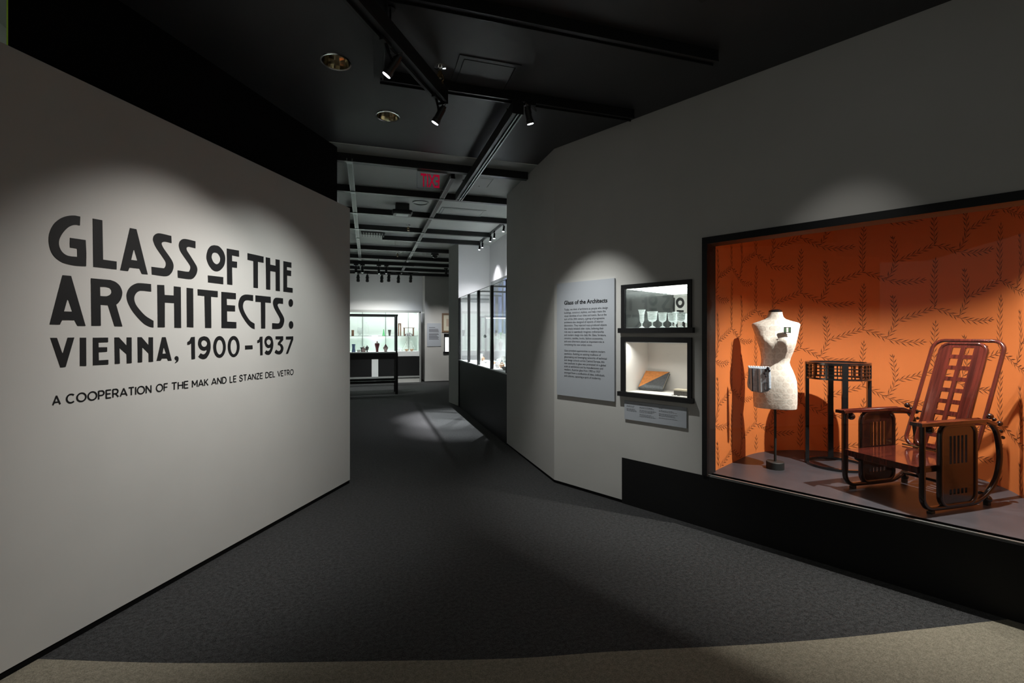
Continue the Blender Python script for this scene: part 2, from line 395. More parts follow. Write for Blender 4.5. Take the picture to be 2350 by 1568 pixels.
s = MB(); s.box(-.03, .03, 1.7, pD.y-.036, -.07, -.001); s.obj('channel', 'beam_black', r)
s = MB(); s.box(-.036, -.026, 1.7, pD.y-.036, -.082, -.07); s.box(.026, .036, 1.7, pD.y-.036, -.082, -.07); s.obj('lower_lip', 'beam_black', r)
# dropped track A, parallel to the title wall
TZ = 3.36
a0, a1 = P(784, 0, TZ), P(1003.6, 238, TZ); dA = (a1-a0).normalized(); a0 = a0-dA*1.6; LA = (a1-a0).length
nA = V((dA.y, -dA.x, 0))
r = empty('suspended_track', (a0.x, a0.y, TZ), math.atan2(dA.y, dA.x), 'black suspended track carrying two spotlights aimed at the title wall', 'track')
s = MB(); s.box(0, LA, -.085, 0, .02, .105); s.obj('housing', 'black_satin', r)
s = MB(); s.box(0, LA, -.085, -.065, 0, .02); s.box(0, LA, -.020, 0, 0, .02); s.obj('lower_lip', 'beam_black', r)
s = MB(); s.box(LA, LA+.006, -.088, .003, -.012, .107); s.obj('end_plate', 'black_satin', r)
for t in (.5, 1.6, LA-.75):
    s = MB(); s.cyl((t, -.042, .105), (t, -.042, CH-TZ), .006, 8); s.obj('drop_rod', 'black_satin', r)
    s = MB(); s.cyl((t, -.042, CH-TZ-.012), (t, -.042, CH-TZ-.001), .03, 12); s.obj('ceiling_rose', 'black_satin', r)
# dropped track B along the corridor
TB = 3.40
b0, b1 = P(1188, 262, TB), P(1058, 461, TB)
r = empty('suspended_track', (b0.x, b0.y, TB), 0, 'black suspended track with a bright slot pointing into the gallery', 'track')
LB = b1.y-b0.y
s = MB(); s.box(-.045, .045, 0, LB, .016, .10); s.obj('housing', 'black_satin', r)
for n_, xx in (('side_rail', .008), ('side_rail', .038)):
    s = MB(); s.box(xx-.006, xx+.006, 0, LB, 0, .018); s.obj(n_, 'rail_metal', r)
s = MB(); s.box(-.045, -.02, 0, LB, 0, .016); s.obj('lower_lip', 'black_satin', r)
s = MB(); s.box(-.05, .05, -.006, 0, 0, .102); s.obj('end_plate', 'black_satin', r)
for t in (.3, LB-.3):
    s = MB(); s.cyl((0, t, .10), (0, t, CH-TB), .006, 8); s.obj('drop_rod', 'black_satin', r)
# downlights
for c, lb in ((d1, 'round recessed downlight with a shiny reflector over the title wall'), (d2, 'round recessed downlight with a shiny reflector, further along the ceiling')):
    r = empty('recessed_downlight', (c.x, c.y, CH), 0, lb, 'downlight', 'recessed downlights')
    s = MB(); s.lathe([(.097, -.004), (.108, -.006), (.110, -.001), (.099, .002), (.096, .002), (.097, -.004)], 36, cap=False); s.obj('trim_ring', 'chrome', r)
    s = MB(); n = 14; s.lathe([(.097, .0), (.088, .06), (.062, .13), (.03, .16)], n, cap=False); s.smooth = False; s.obj('reflector', 'reflector', r)
    s = MB(); s.lathe([(.0, .15), (.024, .15), (.024, .165), (0, .165)], 16, cap=False); s.obj('lamp', 'dark_plastic', r)
    s = MB(); s.lathe([(.11, .003), (.11, .18), (0, .18)], 24, cap=False); s.obj('can', 'dark_plastic', r)
# hatches
def hatch(label, q, m='ceiling_black', z=CH):
    p = [P(x, y, z) for x, y in q]; x0, x1 = (p[0].x+p[3].x)/2, (p[1].x+p[2].x)/2; y0, y1 = (p[0].y+p[1].y)/2, (p[2].y+p[3].y)/2
    r = empty('access_hatch', ((x0+x1)/2, (y0+y1)/2, z), 0, label, 'hatch', 'ceiling hatches'); a, b = (x1-x0)/2, (y1-y0)/2
    s = MB()
    for (u0, u1, v0, v1) in ((-a-.035, a+.035, -b-.035, -b), (-a-.035, a+.035, b, b+.035), (-a-.035, -a, -b, b), (a, a+.035, -b, b)): s.box(u0, u1, v0, v1, -.007, -.0005)
    s.obj('hatch_frame', m, r)
    s = MB(); s.box(-a+.006, a-.006, -b+.006, b-.006, -.009, -.0005); s.obj('hatch_door', m, r)
    s = MB(); s.cyl((0, b-.03, -.012), (0, b-.03, -.008), .008, 10); s.obj('lock', 'dark_plastic', r)
hatch('square black access hatch in the entrance ceiling beside the sprinkler', [(1063, 133), (1182, 152), (1155, 210), (1043, 195)])
hatch('grey access hatch in the gallery ceiling near the right wall', [(1018, 477), (1112, 484), (1092, 502), (1008, 496)], 'ceiling_grey')
hatch('grey access hatch in the gallery ceiling beside the suspended track', [(1090, 405), (1133, 410), (1117, 429), (1082, 426)], 'ceiling_grey')
# sprinklers
def sprinkler(x, y, label, s=1.0):
    p = P(x, y, CH); r = empty('fire_sprinkler', p, 0, label, 'sprinkler', 'ceiling sprinklers')
    m = MB(); m.lathe([(.0, -.001), (.038*s, -.002), (.036*s, -.012), (.014*s, -.016), (.014*s, -.04)], 20, cap=False); m.obj('escutcheon', 'chrome', r)
    m = MB(); m.cyl((0, 0, -.04), (0, 0, -.075*s), .012*s, 10); m.obj('nozzle', 'brass', r)
    m = MB()
    for g in (-1, 1):
        pp = catmull([(g*.010, 0, -.05), (g*.022*s, 0, -.075*s), (g*.006, 0, -.10*s)], 4)
        for i in range(len(pp)-1): m.cyl(pp[i], pp[i+1], .0035*s, 6)
    m.obj('arm', 'brass', r)
    m = MB(); m.cyl((0, 0, -.108*s), (0, 0, -.101*s), .022*s, 14); m.obj('deflector', 'brass', r)
sprinkler(1010, 152, 'chrome and brass sprinkler in the black entrance ceiling', 1.2)
sprinkler(937, 516, 'sprinkler in the gallery ceiling beyond the round speaker box')
sprinkler(912, 579, 'small far sprinkler hanging from the gallery ceiling')
# ceiling speaker ring, projector-like smoke unit, dome camera, vent
p = P(965, 465, CH); r = empty('round_ceiling_grille', p, 0, 'flat round grille with a pale ring in the gallery ceiling', 'grille')
m = MB(); m.lathe([(.118, -.001), (.118, -.010), (.105, -.012), (.105, -.001)], 36, cap=False); m.obj('rim', 'rail_metal', r)
m = MB(); m.lathe([(0, -.004), (.105, -.004)], 36, cap=False); m.obj('grille', 'metal_dull', r)
p = P(923, 470, CH); r = empty('ceiling_speaker', p, 0, 'black box speaker with rounded front hanging under the gallery ceiling', 'speaker')
m = MB(); m.add([(x, y, z) for z in (-.10, -.001) for x, y in ((-.10, -.10), (.10, -.10), (.10, .10), (-.10, .10))], [(3,2,1,0),(4,5,6,7),(0,1,5,4),(1,2,6,5),(2,3,7,6),(3,0,4,7)]); m.obj('mount', 'dark_plastic', r)
m = MB(); pr = rrprof(.30, .24, .06, 6); k = len(pr)
m.add([(a, b, -.10) for a, b in pr]+[(a*1.02, b*1.02, -.13) for a, b in pr]+[(a*.9, b*.9, -.16) for a, b in pr], [tuple((i*k+j, i*k+(j+1) % k, (i+1)*k+(j+1) % k, (i+1)*k+j)) for i in range(2) for j in range(k)]+[tuple(range(k)), tuple(2*k+j for j in range(k-1, -1, -1))]); m.obj('housing', 'black_satin', r)
m = MB(); m.box(-.09, .09, -.075, .075, -.163, -.161); m.obj('front_grille', 'metal_dull', r)
p = P(998, 575, CH); r = empty('dome_camera', p, 0, 'black dome security camera under the gallery ceiling', 'camera')
m = MB(); m.lathe([(.085, -.001), (.09, -.10), (.085, -.115), (0, -.115)], 24, cap=False); m.obj('housing', 'dark_plastic', r)
m = MB(); m.lathe([(.07*math.cos(t), -.115-.07*math.sin(t)) for t in [i*PI/16 for i in range(9)]], 24, cap=False); m.obj('dome', 'black_lacquer', r)
m = MB(); m.lathe([(.072, -.112), (.082, -.122), (.072, -.126)], 24, cap=False); m.obj('ring', 'chrome', r)
p = P(856, 535, CH); r = empty('air_vent', p, 0, 'black slatted air vent in the gallery ceiling', 'vent')
m = MB(); m.box(-.225, .225, -.12, .12, -.02, -.001); m.obj('frame', 'dark_plastic', r)
for i in range(9):
    m = MB(); x = -.20+.05*i; m.box(x-.007, x+.008, -.11, .11, -.06, -.02); m.obj('slat', 'black_satin', r)
# far hanging bar and its heads
fy = P(880, 609, 3.36).y
r = empty('suspended_track', (P(803, 607, 3.36).x-1.2, fy, 3.36), 0, 'far black hanging track bar carrying four spotlights in the gallery', 'track')
LF = P(950, 612, 3.36).x-(P(803, 607, 3.36).x-1.2)
m = MB(); m.box(0, LF, -.04, .04, 0, .09); m.obj('housing', 'black_satin', r)
for t in (.6, 1.9, LF-.2):
    m = MB(); m.cyl((t, 0, .09), (t, 0, CH-3.36), .008, 8); m.obj('drop_rod', 'black_satin', r)
# ------------------------------------------------------------------ title wall (left) with the lettering
LH = 2.945
def wallbox(name, fr, x0, x1, y0, y1, z0, z1, m, label=None):
    b = MB(); b.box(x0, x1, y0, y1, z0, z1); o = b.obj(name, m); o.location = fr.o; o.rotation_euler = (0, 0, fr.rz); return tag(o, label, kind='structure')
wallbox('wall_left', LW, -6, 0, 0, .10, .034, LH, 'wall_paint', 'pale grey free-standing wall bearing the exhibition title')
wallbox('baseboard_left', LW, -6, -.004, .004, .096, 0, .034, 'black_wall_paint', 'narrow black baseboard under the title wall')
wallbox('wall_left_behind', LW, -2.84, -.05, .12, .132, 0, CH, 'black_wall_paint', 'black wall rising to the ceiling behind the title wall')
wallbox('trim_1', LW, -2.8445, -2.8405, .12, .124, 0, CH, 'green_edge', 'thin yellow green edge of the black wall')
o = MB(); o.box(-5.3, -5.1, .2, 16, 0, 6.1); o.box(-9, -3.4, .2, 16, 6.1, 6.2); tag(o.obj('wall_foyer', 'grey_far_wall'), 'grey green wall beyond the black wall', kind='structure')
o = MB(); o.box(-.66, -.42, 5.75, 8.4, 0, CH-.001); tag(o.obj('wall_left_gallery', 'wall_paint'), 'pale wall stub behind the title wall', kind='structure')
o = MB(); o.box(-3.3, -3.2, 5.75, 17.4, 0, CH); tag(o.obj('wall_left_far', 'wall_paint'), 'far left wall of the gallery', kind='structure')
T = .12766
REG = {1: (100, 480), 2: (390, 530), 3: (100, 620), 4: (390, 630), 5: (100, 750), 6: (390, 750)}
def ell(cx, cy, rx, ry, n=28): return [[(cx+rx*math.cos(2*PI*k/n), cy+ry*math.sin(2*PI*k/n)) for k in range(n+1)]]
LET = [
 ('G', 1, [[[(648,295),(590,283),(520,290),(430,335),(340,430),(285,530),(270,610),(285,690),(330,770),(400,825),(480,848),(607,860)],(600,710),(475,690),(470,620),(475,517),(752,557),(764,800),[(760,1028),(600,1020),(430,990),(310,945),(200,860),(130,750),(95,610),(95,480),(130,360),(200,250),(300,170),(410,128),(540,115),(655,135)]]]),
 ('L', 1, [[(882,170),(1052,200),(1065,908),(1308,942),(1308,1085),(893,1037)]]),
 ('A', 1, [[(1550,340),(1665,362),(1868,1175),(1765,1165),(1720,1070),(1540,1050),(1515,1115),(1375,1098)],[(1612,738),(1630,738),(1685,928),(1570,912)]]),
 ('S', 1, [[[(2297,612),(2200,588),(2150,590),(2120,610),(2125,650),(2170,730),(2270,870),(2315,950),(2333,1030),(2315,1110),(2280,1165),(2240,1195),(2160,1205),(1945,1175)],[(1937,1037),(2140,1062),(2175,1050),(2195,1005),(2190,950),(2150,880),(2020,690),(1980,600),(1965,540),(1980,480),(2035,440),(2110,440),(2292,483)]]]),
 ('S', 2, [[[(455,312),(350,287),(310,292),(293,315),(305,360),(350,430),(450,590),(480,650),(488,710),(465,790),(410,855),(330,867),(140,840)],[(135,710),(320,735),(350,715),(365,665),(345,600),(200,390),(165,300),(158,250),(175,190),(225,150),(300,150),(455,187)]]]),
 ('O', 2, [[[(790,257),(870,275),(940,345),(980,430),(990,520),(970,620),(910,700),(845,727),(770,705),(700,620),(660,520),(655,440),(680,340),(730,275),(790,257)]],[[(805,388),(855,405),(890,455),(903,510),(885,570),(840,600),(790,575),(755,515),(745,460),(765,405),(805,388)]]]),
 ('bar', 2, [[(680,800),(955,832),(955,960),(683,925)]]),
 ('F', 2, [[(1020,317),(1237,355),(1240,465),(1113,440),(1113,545),(1202,555),(1202,665),(1113,655),(1118,972),(1027,960)]]),
 ('T', 2, [[(1392,400),(1680,463),(1680,575),(1578,555),(1578,1030),(1500,1020),(1497,543),(1392,520)]]),
 ('H', 2, [[(1720,475),(1797,488),(1800,607),(1897,627),(1897,510),(1970,523),(1973,1085),(1900,1075),(1897,738),(1800,722),(1800,1060),(1727,1052)]]),
 ('E', 2, [[(2037,543),(2180,570),(2180,663),(2100,648),(2100,705),(2175,718),(2175,815),(2103,803),(2103,1015),(2203,1030),(2203,1112),(2037,1092)]]),
 ('A', 3, [[(338,92),(490,105),(750,1003),(610,1003),(555,900),(330,897),(290,978),(107,975)],[(420,535),(445,535),(515,747),(362,743)]]),
 ('R', 3, [[(848,147),[(1195,178),(1290,215),(1370,290),(1410,400),(1390,510),(1340,590),(1300,622)],(1412,1012),(1275,1010),(1155,630),(1020,622),(1025,1000),(860,1000)],[(1010,298),[(1120,303),(1190,325),(1220,380),(1200,435),(1140,468),(1070,470)],(1015,465)]]),
 ('C', 3, [[[(1930,387),(1780,370),(1710,378),(1650,430),(1625,510),(1650,610),(1720,710),(1830,825),(1972,913)],[(1972,1032),(1900,1015),(1800,960),(1680,840),(1580,710),(1510,570),(1490,460),(1510,370),(1570,290),(1660,242),(1740,235),(1928,252)]]]),
 ('H', 3, [[(2042,265),(2165,270),(2172,447),(2338,457),(2340,291),(2462,306),(2469,1038),(2350,1035),(2345,593),(2175,582),(2175,1028),(2050,1027)]]),
 ('I', 4, [[(297,240),(413,253),(418,952),(303,945)]]),
 ('T', 4, [[(495,265),(855,300),(855,410),(735,400),(740,962),(630,960),(618,388),(497,375)]]),
 ('E', 4, [[(922,312),(1182,337),(1182,445),(1017,435),(1020,550),(1167,560),(1167,665),(1022,660),(1024,848),(1190,858),(1190,968),(925,962)]]),
 ('C', 4, [[[(1492,478),(1400,463),(1350,472),(1320,510),(1308,580),(1330,660),(1380,755),(1440,835),(1517,885)],[(1520,982),(1460,958),(1380,875),(1300,755),(1250,650),(1230,560),(1240,470),(1275,400),(1330,367),(1390,362),(1492,373)]]]),
 ('T', 4, [[(1535,375),(1807,402),(1810,512),(1710,503),(1710,972),(1637,970),(1632,497),(1535,490)]]),
 ('S', 4, [[[(2030,530),(1960,523),(1935,540),(1935,565),(1960,620),(2030,745),(2050,800),(2050,850),(2030,920),(1995,965),(1940,980),(1835,980)],[(1835,875),(1945,880),(1970,855),(1977,810),(1955,755),(1880,620),(1855,550),(1850,500),(1865,450),(1895,422),(1935,420),(2030,430)]]]),
 ('dot', 4, [ell(2170,513,40,70)]), ('dot', 4, [ell(2175,908,40,69)]),
 ('V', 5, [[(122,200),(235,200),(330,472),(347,472),(430,198),(548,193),(392,722),(302,730)]]),
 ('I', 5, [[(652,197),(760,197),(763,703),(653,703)]]),
 ('E', 5, [[(885,198),(1155,195),(1155,277),(982,282),(985,370),(1138,368),(1138,448),(985,457),(988,605),(1160,595),(1160,677),(887,692)]]),
 ('N', 5, [[(1272,192),(1350,192),(1492,345),(1492,192),(1578,192),(1580,652),(1495,657),(1490,490),(1360,375),(1367,663),(1280,668)]]),
 ('N', 5, [[(1687,188),(1757,188),(1885,335),(1887,190),(1963,190),(1965,628),(1888,632),(1885,475),(1770,360),(1768,637),(1692,642)]]),
 ('A', 5, [[(2127,188),(2190,188),(2298,607),(2235,610),(2218,568),(2120,570),(2105,607),(2030,612)],[(2153,380),(2165,380),(2200,482),(2133,487)]]),
 ('comma', 6, [[[(117,527),(145,545),(150,590),(135,630),(90,655)],[(88,648),(110,620),(112,605),(90,590),(82,560),(95,535)]]]),
 ('1', 6, [[(378,188),(443,182),(447,578),(385,587),(380,298),(345,322),(310,325),(310,278),(350,250)]]),
 ('9', 6, [[[(615,172),(670,190),(710,240),(727,330),(722,420),(695,500),(650,565),(595,580),(540,565),(508,537)],[(550,478),(590,497),(620,490),(650,455),(660,413)],[(655,415),(610,430),(550,408),(512,350),(503,290),(520,220),(560,185),(612,172)]],[[(612,238),(650,260),(667,300),(650,345),(612,362),(575,345),(558,300),(575,260),(612,238)]]]),
 ('0', 6, [ell(888,363,112,195),ell(890,367,62,132)]), ('0', 6, [ell(1143,355,106,189),ell(1143,362,58,133)]),
 ('dash', 6, [[(1347,340),(1480,333),(1483,402),(1350,408)]]),
 ('1', 6, [[(1615,182),(1660,178),(1663,510),(1622,515),(1615,272),(1590,292),(1568,295),(1568,248),(1600,230)]]),
 ('9', 6, [[[(1775,165),(1820,185),(1845,240),(1855,310),(1848,380),(1830,440),(1800,490),(1770,505),(1730,497),(1700,473)],[(1728,425),(1755,437),(1780,430),(1800,400),(1808,368)],[(1803,371),(1770,383),(1725,360),(1700,300),(1698,250),(1715,200),(1745,172),(1772,165)]],[[(1775,223),(1800,240),(1812,270),(1800,312),(1773,328),(1745,310),(1733,272),(1745,240),(1775,223)]]]),
 ('3', 6, [[(1897,173),(2033,172),(2033,240),[(1982,300),(2015,325),(2035,370),(2033,420),(2010,470),(1975,495),(1940,495),(1900,480),(1880,460)],[(1908,412),(1940,437),(1970,432),(1990,400),(1985,360),(1965,335),(1938,328)],(1938,290),(1985,228),(1897,225)]]),
 ('7', 6, [[(2083,178),(2213,172),(2213,235),(2120,483),(2083,488),(2175,228),(2083,228)]]),
]
tl = empty('wall_lettering', LW.o, LW.rz, 'large black exhibition title lettering on the pale grey wall', 'lettering')
def lett(loops, reg):
    ox, oy = REG[reg]; out = []
    for lp in loops:
        pts = []
        for it in lp:
            if isinstance(it, list): pts += [(p.x, p.y) for p in catmull([(a, b, 0) for a, b in it], 4)]
            else: pts.append(it)
        res = []
        for a, b in pts:
            q = LW.px(ox+a*T, oy+b*T); q = (q.x, q.z)
            if not res or (abs(q[0]-res[-1][0])+abs(q[1]-res[-1][1])) > 5e-4: res.append(q)
        if abs(res[0][0]-res[-1][0])+abs(res[0][1]-res[-1][1]) < 5e-4: res.pop()
        out.append(res)
    return out
for ch, reg, loops in LET:
    m = MB(); m.prism(lett(loops, reg), .002, M.Translation((0, -.0025, 0))); m.obj('letter', 'vinyl', tl)
# second lettering: the line below
STK = {'A': (.86, [[(0, 0), (.43, 1), (.86, 0)], [(.16, .27), (.70, .27)]]), 'B': (.7, []), 'C': (.86, [('arc', .45, .5, .45, .5, 48, 312)]), 'O': (.98, [('arc', .49, .5, .49, .5, 0, 360)]),
 'P': (.66, [[(0, 0), (0, 1), (.36, 1)], ('arc', .36, .72, .27, .28, 90, -90), [(.36, .44), (0, .44)]]), 'R': (.70, [[(0, 0), (0, 1), (.36, 1)], ('arc', .36, .72, .27, .28, 90, -90), [(.36, .44), (0, .44)], [(.34, .44), (.68, 0)]]),
 'E': (.58, [[(.58, 0), (0, 0), (0, 1), (.58, 1)], [(0, .52), (.52, .52)]]), 'F': (.56, [[(0, 0), (0, 1), (.56, 1)], [(0, .50), (.50, .50)]]), 'T': (.68, [[(0, 1), (.68, 1)], [(.34, 1), (.34, 0)]]), 'I': (.0, [[(0, 0), (0, 1)]]),
 'N': (.70, [[(0, 0), (0, 1), (.70, 0), (.70, 1)]]), 'H': (.68, [[(0, 0), (0, 1)], [(.68, 0), (.68, 1)], [(0, .52), (.68, .52)]]), 'M': (.86, [[(0, 0), (0, 1), (.43, .28), (.86, 1), (.86, 0)]]), 'K': (.66, [[(0, 0), (0, 1)], [(.62, 1), (0, .38)], [(.20, .58), (.66, 0)]]),
 'D': (.74, [[(0, 0), (0, 1), (.28, 1)], ('arc', .28, .5, .46, .5, 90, -90), [(.28, 0), (0, 0)]]), 'L': (.52, [[(0, 1), (0, 0), (.52, 0)]]), 'S': (.62, ['S']), 'Z': (.62, [[(0, 1), (.62, 1), (0, 0), (.62, 0)]]), 'V': (.80, [[(0, 1), (.40, 0), (.80, 1)]])}
def stroke_text(mb, word, x0, x1, zb, cap, y, th=.19):
    tot = sum(STK[c][0] for c in word); gap = .25; width = tot+gap*(len(word)-1)+th
    if len(word) == 1: width = tot+th
    sx = (x1-x0)/width; x = th/2
    for c in word:
        wd, sts = STK[c]
        for st_ in sts:
            if st_ == 'S': pts = [(p.x, p.y) for p in catmull([(.60, .80, 0), (.50, .96, 0), (.30, 1, 0), (.10, .92, 0), (.04, .74, 0), (.16, .58, 0), (.44, .46, 0), (.60, .30, 0), (.54, .09, 0), (.30, 0, 0), (.09, .05, 0), (.0, .21, 0)], 3)]
            elif st_[0] == 'arc':
                _, cx_, cy_, rx, ry, t0, t1 = st_; n_ = 28; pts = [(cx_+rx*math.cos(math.radians(t0+(t1-t0)*i/n_)), cy_+ry*math.sin(math.radians(t0+(t1-t0)*i/n_))) for i in range(n_+1)]
            else: pts = st_
            for p, q in zip(pts[:-1], pts[1:]):
                p, q = V((p[0], p[1])), V((q[0], q[1])); d = (q-p).normalized(); nn = V((-d.y, d.x))*th/2; e = d*th*.12
                z_ = [p-e-nn, q+e-nn, q+e+nn, p-e+nn]
                cl = lambda v: (x0+(x+v.x)*sx, y, zb+cap*(min(1, max(0, (v.y*(1-th)+th/2)))))
                mb.add([cl(v) for v in z_], [(0, 1, 2, 3)])
        x += wd+gap
sl = empty('wall_lettering', LW.o, LW.rz, 'smaller black line of capitals below the large title', 'lettering')
zb = .5*(LW.px(100+230*T, 750+1412*T).z+LW.px(390+2190*T, 750+868*T).z)
cap = LW.px(100+210*T, 750+1240*T).z-LW.px(100+230*T, 750+1412*T).z
for wd, reg, a, b in (('A',5,150,310),('COOPERATION',5,398,1940),('OF',5,2015,2238),('THE',6,22,335),('MAK',6,392,692),('AND',6,740,1018),('LE',6,1070,1197),('STANZE',6,1242,1670),('DEL',6,1712,1893),('VETRO',6,1930,2222)):
    ox, oy = REG[reg]; m = MB(); stroke_text(m, wd, LW.px(ox+a*T, 880).x, LW.px(ox+b*T, 880).x, zb-.002, cap*1.1, -.0012); m.obj('word', 'vinyl', sl)
# ------------------------------------------------------------------ right wall with its openings
S0, S1 = 0.0, 6.0
xs = [S0, .8896, 1.496, 1.62, 3.47, S1]; zs = [0.03, PZ, 1.057, 1.523, 1.652, 2.017, 2.39, CH-.001]
holes = {(1, 2), (1, 4), (3, 1), (3, 2), (3, 3), (3, 4), (3, 5)}
rwm = MB(); rwm.perf(xs, zs, holes, .10); o = rwm.obj('wall_right', 'wall_paint'); o.location = RW.o; o.rotation_euler = (0, 0, RW.rz); tag(o, 'grey green wall with two lit niches and a large display window', kind='structure')
wallbox('baseboard_right', RW, 0.01, .846, .003, .097, 0, .03, 'black_wall_paint', 'narrow black baseboard under the right wall')
wallbox('trim_2', RW, .846, S1, -.004, .10, 0, .430, 'plinth_black', 'black panel below the display window')
SEG = P(1163, 1022)
cq = [(RW.o.x, RW.o.y), (2.0, RW.o.y), (2.0, SEG.y), (SEG.x, SEG.y)]
sg = MB(); sg.add([(x, y, z) for z in (.03, CH-.001) for x, y in cq], [(3,2,1,0), (4,5,6,7), (0,1,5,4), (1,2,6,5), (2,3,7,6), (3,0,4,7)]); tag(sg.obj('wall_corner', 'wall_paint'), 'short grey wall turning from the display wall into the gallery', kind='structure')
sg = MB(); sg.box(1.915, 1.99, RW.o.y+.004, SEG.y-.002, 0, .03); tag(sg.obj('baseboard_corner', 'black_wall_paint'), 'black baseboard of the corner wall', kind='structure')
# ------------------------------------------------------------------ niches
def niche(name, label, o0, fr, d, glassy):
    x0, x1, z0, z1 = o0; fx0, fx1, fz1, sx0, sx1, sz0, sz1 = fr
    r = empty(name, RW.w(0, 0, 0), RW.rz, label, 'display niche')
    m = MB(); m.box(fx0, x0, -.022, .0, z0, fz1); m.obj('frame_side', 'frame_black', r)
    m = MB(); m.box(x1, fx1, -.022, .0, z0, fz1); m.obj('frame_side', 'frame_black', r)
    m = MB(); m.box(x0, x1, -.022, .0, z1, fz1); m.obj('frame_top', 'frame_black', r)
    m = MB(); m.box(sx0, sx1, -.045, .0, sz0, sz1); m.obj('sill', 'frame_black', r)
    w_ = 'dark_reflection' if glassy else 'cream'
    m = MB(); m.box(x0, x0+.004, -.008, d, z0, z1); m.obj('side_wall', w_, r)
    m = MB(); m.box(x1-.004, x1, -.008, d, z0, z1); m.obj('side_wall', w_, r)
    m = MB(); m.box(x0, x1, -.008, d, z0-.004, z0+.002); m.obj('niche_floor', 'white_deck' if glassy else 'cream', r)
    if glassy:
        m = MB(); m.box(x0, x1, .003, d, z1, z1+.01); m.obj('light_panel', 'light_panel', r)
        m = MB(); m.box(x0, x1, d, d+.01, z0, z1); m.obj('mirror_back', 'mirror', r)
        m = MB()
        m.box(x0, x1, .205, .215, z1-.006, z1-.0005); m.obj('panel_divider', 'metal_dull', r)
    else:
        m = MB(); m.box(x0, x1, .003, d, z1, z1+.012); m.obj('niche_top', w_, r)
        m = MB(); m.box(x0, x1, d, d+.015, z0, z1); m.obj('back_wall', w_, r)
        m = MB(); m.box(x0+.02, x1-.02, .012, .026, z1-.006, z1-.0005); m.obj('light_strip', 'white_deck', r)
    m = MB(); m.box(x0, x1, -.012, -.008, z0, z1); m.obj('glass_pane', 'pane_glass', r)
    return r
niche('wall_niche', 'upper black framed niche with a luminous top and etched glass goblets', (.8896, 1.496, 1.652, 2.017), (.847, 1.530, 2.057, .826, 1.553, 1.606, 1.652), .45, True)
nb = niche('wall_niche', 'lower black framed cream niche holding a two-tone book', (.8896, 1.496, 1.057, 1.523), (.843, 1.532, 1.567, .820, 1.550, 1.015, 1.057), .39, False)
ld = bpy.data.lights.new('niche_lamp', 'AREA'); ld.shape = 'RECTANGLE'; ld.size = .5; ld.size_y = .03; ld.energy = 2.6; ld.color = (1, .97, .92)
lo = link('niche_lamp', ld, nb); lo.location = (1.19, .035, 1.505); lo.rotation_euler = (math.radians(-25), 0, 0)
# etched goblets standing in the upper niche
NF = 1.654
def goblet(s, d, prof, label):
    m = MB(); m.lathe(prof, 28, cap=False); o = m.obj('etched_goblet', 'cut_glass'); o.location = RW.w(s, d, NF); tag(o, label, 'goblet', 'etched goblets in the upper niche')
def gprof(h, R, stem=.35, flare=1.0):
    b = h*stem
    return [(R*.62, 0), (R*.60, .004), (R*.16, b*.35), (R*.10, b*.7), (R*.18, b), (R*.62, b+h*.06), (R*.80, b+h*.16), (R*.84, b+h*.35), (R*.88, h*.88), (R*flare, h),
            (R*flare-.003, h), (R*.84, h*.87), (R*.78, b+h*.3), (R*.5, b+h*.08), (0, b+h*.05)]
def beaker(h, R):
    b = h*.28
    return [(R*.75, 0), (R*.7, .004), (R*.16, b*.4), (R*.14, b*.8), (R*.35, b), (R*.58, b+h*.12), (R*.62, h*.7), (R*.75, h*.88), (R, h), (R-.003, h), (R*.6, h*.7), (R*.5, b+h*.12), (0, b+h*.03)]
def gpos(px, d):                        # position along the wall of something d deep behind the wall line
    q = RW.px(px, 752, d); return q.x
for px, d, pr, lb in ((1473, .12, beaker(.172, .036), 'tall slender etched beaker at the left of the upper niche'),
                      (1497, .10, gprof(.150, .050), 'largest etched goblet, standing left of centre in the upper niche'),
                      (1520.5, .10, gprof(.137, .041), 'etched goblet with plain bowl in the middle of the upper niche'),
                      (1542, .10, gprof(.133, .040), 'etched goblet right of the middle one in the upper niche'),
                      (1563, .10, gprof(.133, .040), 'etched goblet nearest the right end of the upper niche'),
                      (1459, .30, gprof(.115, .040), 'low etched goblet at the back left of the upper niche')):
    goblet(gpos(px, d), d, pr, lb)
# book, small coins and patterned box in the lower niche
B0 = 1.059
bk = empty('book', RW.w(1.035, .20, B0+.012), RW.rz+math.radians(8), 'orange and grey two-tone book lying on a tilted rest in the lower niche', 'book')
TILT = M.Rotation(math.radians(38), 4, 'X'); bw, bd, bt = .235, .235, .024
m = MB(); m.box(-bw/2, bw/2, -bd/2, bd/2, 0, .004, TILT @ M.Translation((0, .11, 0))); m.obj('back_cover', 'book_grey', bk)
m = MB(); m.box(-bw/2, bw/2-.006, -bd/2+.006, bd/2-.006, .004, bt, TILT @ M.Translation((0, .11, 0))); m.obj('pages', 'book_pages', bk)
m = MB(); m.box(-bw/2, bw/2, -bd/2-.003, -bd/2+.003, 0, bt+.004, TILT @ M.Translation((0, .11, 0))); m.obj('spine', 'book_grey', bk)
z = bt; tri1 = [(-bw/2, -bd/2, z), (bw/2, -bd/2, z), (bw/2, bd/2, z)]; tri2 = [(-bw/2, -bd/2, z), (bw/2, bd/2, z), (-bw/2, bd/2, z)]
for nm, tr, mt in (('grey_cover_half', tri1, 'book_grey'), ('orange_cover_half', tri2, 'book_orange')):
    m = MB(); m.add(tr+[(a, b, c+.004) for a, b, c in tr], [(2,1,0), (3,4,5), (0,1,4,3), (1,2,5,4), (2,0,3,5)], TILT @ M.Translation((0, .11, 0))); m.obj(nm, mt, bk)
rs = empty('book_rest', RW.w(1.035, .20, B0), RW.rz+math.radians(8), 'clear wedge rest under the two-tone book', 'book rest')
